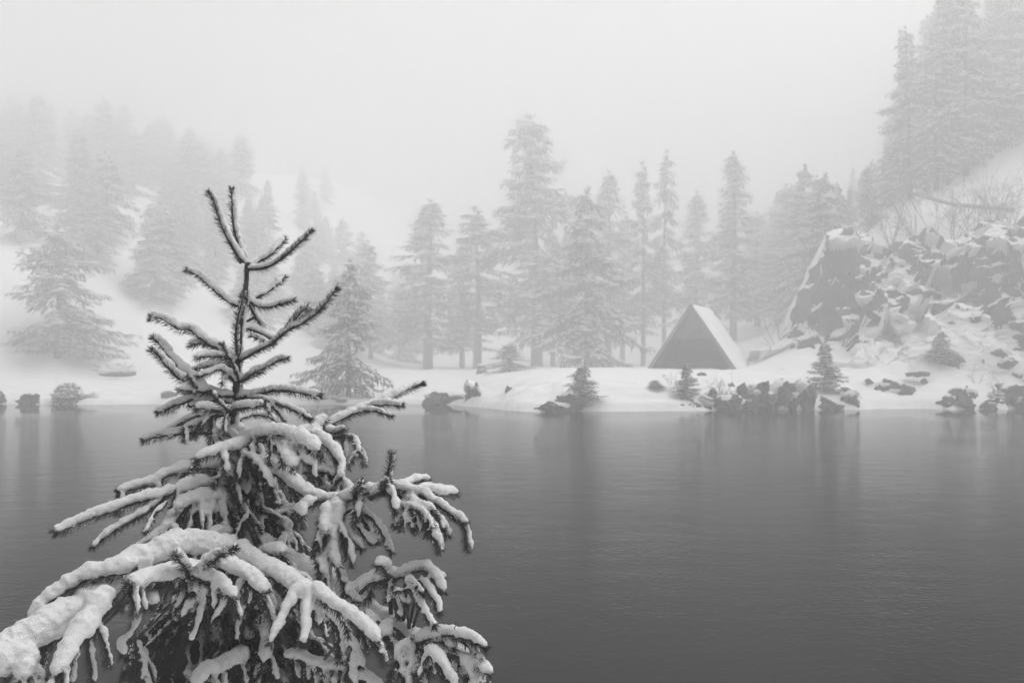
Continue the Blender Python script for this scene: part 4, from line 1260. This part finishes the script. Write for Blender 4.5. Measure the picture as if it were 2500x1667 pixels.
def foreground_spruce():
    g = np.random.default_rng(21)
    root = empty('foreground_spruce')
    tag(root, 'young spruce heavy with fresh snow, close up on the near bank', 'tree')
    tp = np.array([W(x, y, D0) for x, y in TRUNK])
    base = tp[-1].copy(); gz_ = hz(base[0], D0)
    root.location = (base[0], D0, gz_)
    tp = np.vstack([tp, [base[0] + .01, D0, (base[2] + gz_) / 2], [base[0] + .015, D0, gz_ - 0.08]])
    rad = np.interp(tp[:, 2], [gz_, 1.6, 2.2, 2.6, 3.05], [0.042, 0.026, 0.014, 0.008, 0.0042])
    off = np.array(root.location)
    P, R, q = resample(tp - off, rad, 0.012)
    R = R * (1 + 0.10 * vnoise(P, 60, 3))
    V, Fq = tube_arrays(P, R, 14)
    V = V + 0.0012 * np.stack([vnoise(V, 160, i) for i in range(3)], 1)
    tr = mesh('trunk', V, Fq, M['wood'], root, True)
    # short needles still on the upper stem, and driven snow on one side of it
    bs = Branch(5)
    for a in range(0, 11):
        bs.twig(tp[a + 1] + (tp[a] - tp[a + 1]) * np.linspace(0, 1, 4)[:, None] - off, np.full(4, .012), snow=0.0, needles=1.6, nlen=0.011 + .0006 * a, wood_r=.004)
    tag(bs.need.build('needles', M['needle'], tr), kind='stuff')
    ss = Branch(6)
    for a, b, r, dx in ((3, 6, .010, .010), (6, 9, .014, .012), (9, 12, .020, .02), (12, 15, .030, .03)):
        pts = tp[a:b + 1][::-1] - off + np.array([dx, -.006, 0])
        ss.twig(pts, np.full(len(pts), r), snow=.9, needles=0, rough=.3)
    for i in range(26):      # clots caught between stem and needles
        a = g.uniform(8, 14.5); k = int(a)
        p = tp[k] + (tp[k + 1] - tp[k]) * (a - k) - off + np.array([g.normal(0, .03), g.uniform(-.06, .0), 0])
        ss.twig([p, p + g.normal(0, .02, 3), p + g.normal(0, .03, 3)], np.full(3, g.uniform(.012, .024)), snow=1.1, needles=0, rough=.3)
    ss.wood = Bag(); ss.wood.add(*tube_arrays(P[:4], R[:4], 5))
    o = ss.snow.build('snow_cover', M['snow'], tr)
    finish_snow(o, 0.005)

    n = 0
    for k, tws in enumerate(BR):
        b = Branch(100 + k)
        big = False
        first = None
        for (pts, r0, r1, d0, d1, snow, hang) in tws:
            t = np.linspace(0, 1, len(pts))
            dep = D0 + d0 + (d1 - d0) * t
            P = np.array([W(x, y, d) for (x, y), d in zip(pts, dep)]) - off
            R = (r0 + (r1 - r0) * t) * dep / F * (1.33 if r0 < 12 else 1.2)
            big = big or r0 > 12
            if first is None:
                first = resample(P, R, 0.01)[0]
            else:
                q0 = P[0] - np.array([0, 0, R[0] * .3]); dd = np.linalg.norm(first - q0, axis=1); c0 = first[np.argmin(dd)]
                if 0.006 < dd.min() < 0.6:
                    b.wood.add(*tube_arrays(np.array([c0 - (0, 0, .005), (c0 + q0) / 2 + (0, 0, .004), q0]), np.array([.005, .004, .0035]), 6))
            b.twig(P, R, snow=snow, needles=1.0, nlen=0.0195 if r0 < 14 else 0.020, wood_r=0.0028 if r0 < 12 else 0.0045)
            if hang:
                b.hang(P, R, int(hang * 1.3 + 1), 0.07 if r0 < 20 else 0.10, snow=0.62, rr=0.0155)
        b.build(root, 0.0036 if not big else 0.0046, k)
    # inner boughs in the shade round the stem, and those below the picture
    for k in range(84):
        b = Branch(400 + k)
        z = 2.28 - 0.0150 * k - g.uniform(0, .02)
        az = k * 2.399 + g.normal(0, .2)
        L = np.interp(z, [1.0, 1.6, 2.2], [.62, .46, .20]) * g.uniform(.75, 1.1)
        front = -math.sin(az)            # towards the camera
        if front > 0.2 and z > 1.45: L *= 0.55
        i = np.argmin(np.abs(tp[:, 2] - z))
        c = np.array([tp[i][0], D0, z]) - off
        s = np.linspace(0, 1, 7)
        dr = 0.55 * L
        P = np.stack([c[0] + np.cos(az) * L * s, c[1] + np.sin(az) * L * s, c[2] + 0.10 * L * s - dr * s ** 1.7], 1)
        # keep the silhouette against the water as traced
        lim = np.interp(z, [1.2, 1.5, 1.8, 2.0, 2.2], [.60, .42, .26, .20, .10])
        P[:, 0] = c[0] + np.clip(P[:, 0] - c[0], -lim, lim)
        R = np.linspace(.020, .012, 7)
        sn = 0.3 if z > 1.35 else 1.0
        b.twig(P, R, snow=sn * g.uniform(.5, 1.1), needles=.9, nlen=.0135, rough=.2, wood_r=.004)
        b.hang(P, R, 9 if z > 1.3 else 4, .12, snow=.2 * g.uniform(.0, 1.6), spread=.6, rr=.013, t0=.15)
        b.build(root, 0.0068, k)
    # low shaded boughs that close the crown
    for k in range(46):
        b = Branch(600 + k)
        left = k % 3 != 2
        tx = g.uniform(300, 600) if left else g.uniform(620, 940)
        ty = g.uniform(1470, 1720) if left else g.uniform(1560, 1740)
        if tx < 380: ty = max(ty, 1540)
        tgt = W(tx, ty, g.uniform(2.78, 3.25)) - off
        z = tgt[2] + off[2] + 0.10 + 0.35 * abs(tgt[0])
        i = np.argmin(np.abs(tp[:, 2] - z))
        c = np.array([tp[i][0], D0, min(z, 2.1)]) - off
        s = np.linspace(0, 1, 7)[:, None]
        P = c + (tgt - c) * np.concatenate([s, s, s ** 1.8], 1)
        b.twig(P, np.linspace(.02, .012, 7), snow=.25 * g.random(), needles=.9, nlen=.019, rough=.3, wood_r=.004)
        b.hang(P, np.full(7, .015), 9, .13, snow=.12 * g.random(), spread=.6, rr=.013, t0=.25)
        b.build(root, 0.0068, k)
    # bare shoot poking out of the snow
    P = np.array([W(1106, 1550, 2.45), W(1110, 1532, 2.45), W(1115, 1514, 2.45)]) - off
    V, Fq = tube_arrays(P, np.array([.0016, .0013, .0011]), 6)
    mesh('bare_shoot', V, Fq, M['wood'], root)


def finish_snow(o, voxel):
    md = o.modifiers.new('r', 'REMESH'); md.mode = 'VOXEL'; md.voxel_size = voxel
    ms = o.modifiers.new('s', 'SMOOTH'); ms.factor = 0.5; ms.iterations = 3
    me = bpy.data.meshes.new_from_object(o.evaluated_get(bpy.context.evaluated_depsgraph_get()))
    o.modifiers.clear()
    me.polygons.foreach_set('use_smooth', np.ones(len(me.polygons), bool))
    if len(me.vertices): o.data = me


foreground_spruce()


# ------------------------------------------------------------------ haze
def haze():
    m = bpy.data.materials.new('winter_fog')
    m.use_nodes = True
    t = m.node_tree
    for n in list(t.nodes):
        if n.type == 'BSDF_PRINCIPLED': t.nodes.remove(n)
    out = next(n for n in t.nodes if n.type == 'OUTPUT_MATERIAL')
    v = t.nodes.new('ShaderNodeVolumePrincipled')
    v.inputs['Color'].default_value = (0.97, 0.97, 0.97, 1)
    v.inputs['Density'].default_value = HAZE
    v.inputs['Anisotropy'].default_value = 0.55
    t.links.new(v.outputs[0], out.inputs['Volume'])
    lo, hi = np.array((-335., -45., -3.2)), np.array((335., 335., 92.))
    bag = Bag(); box(bag, (lo + hi) / 2, hi - lo)
    tag(bag.build('haze', m), kind='stuff')


HAZE = 0.0148
haze()
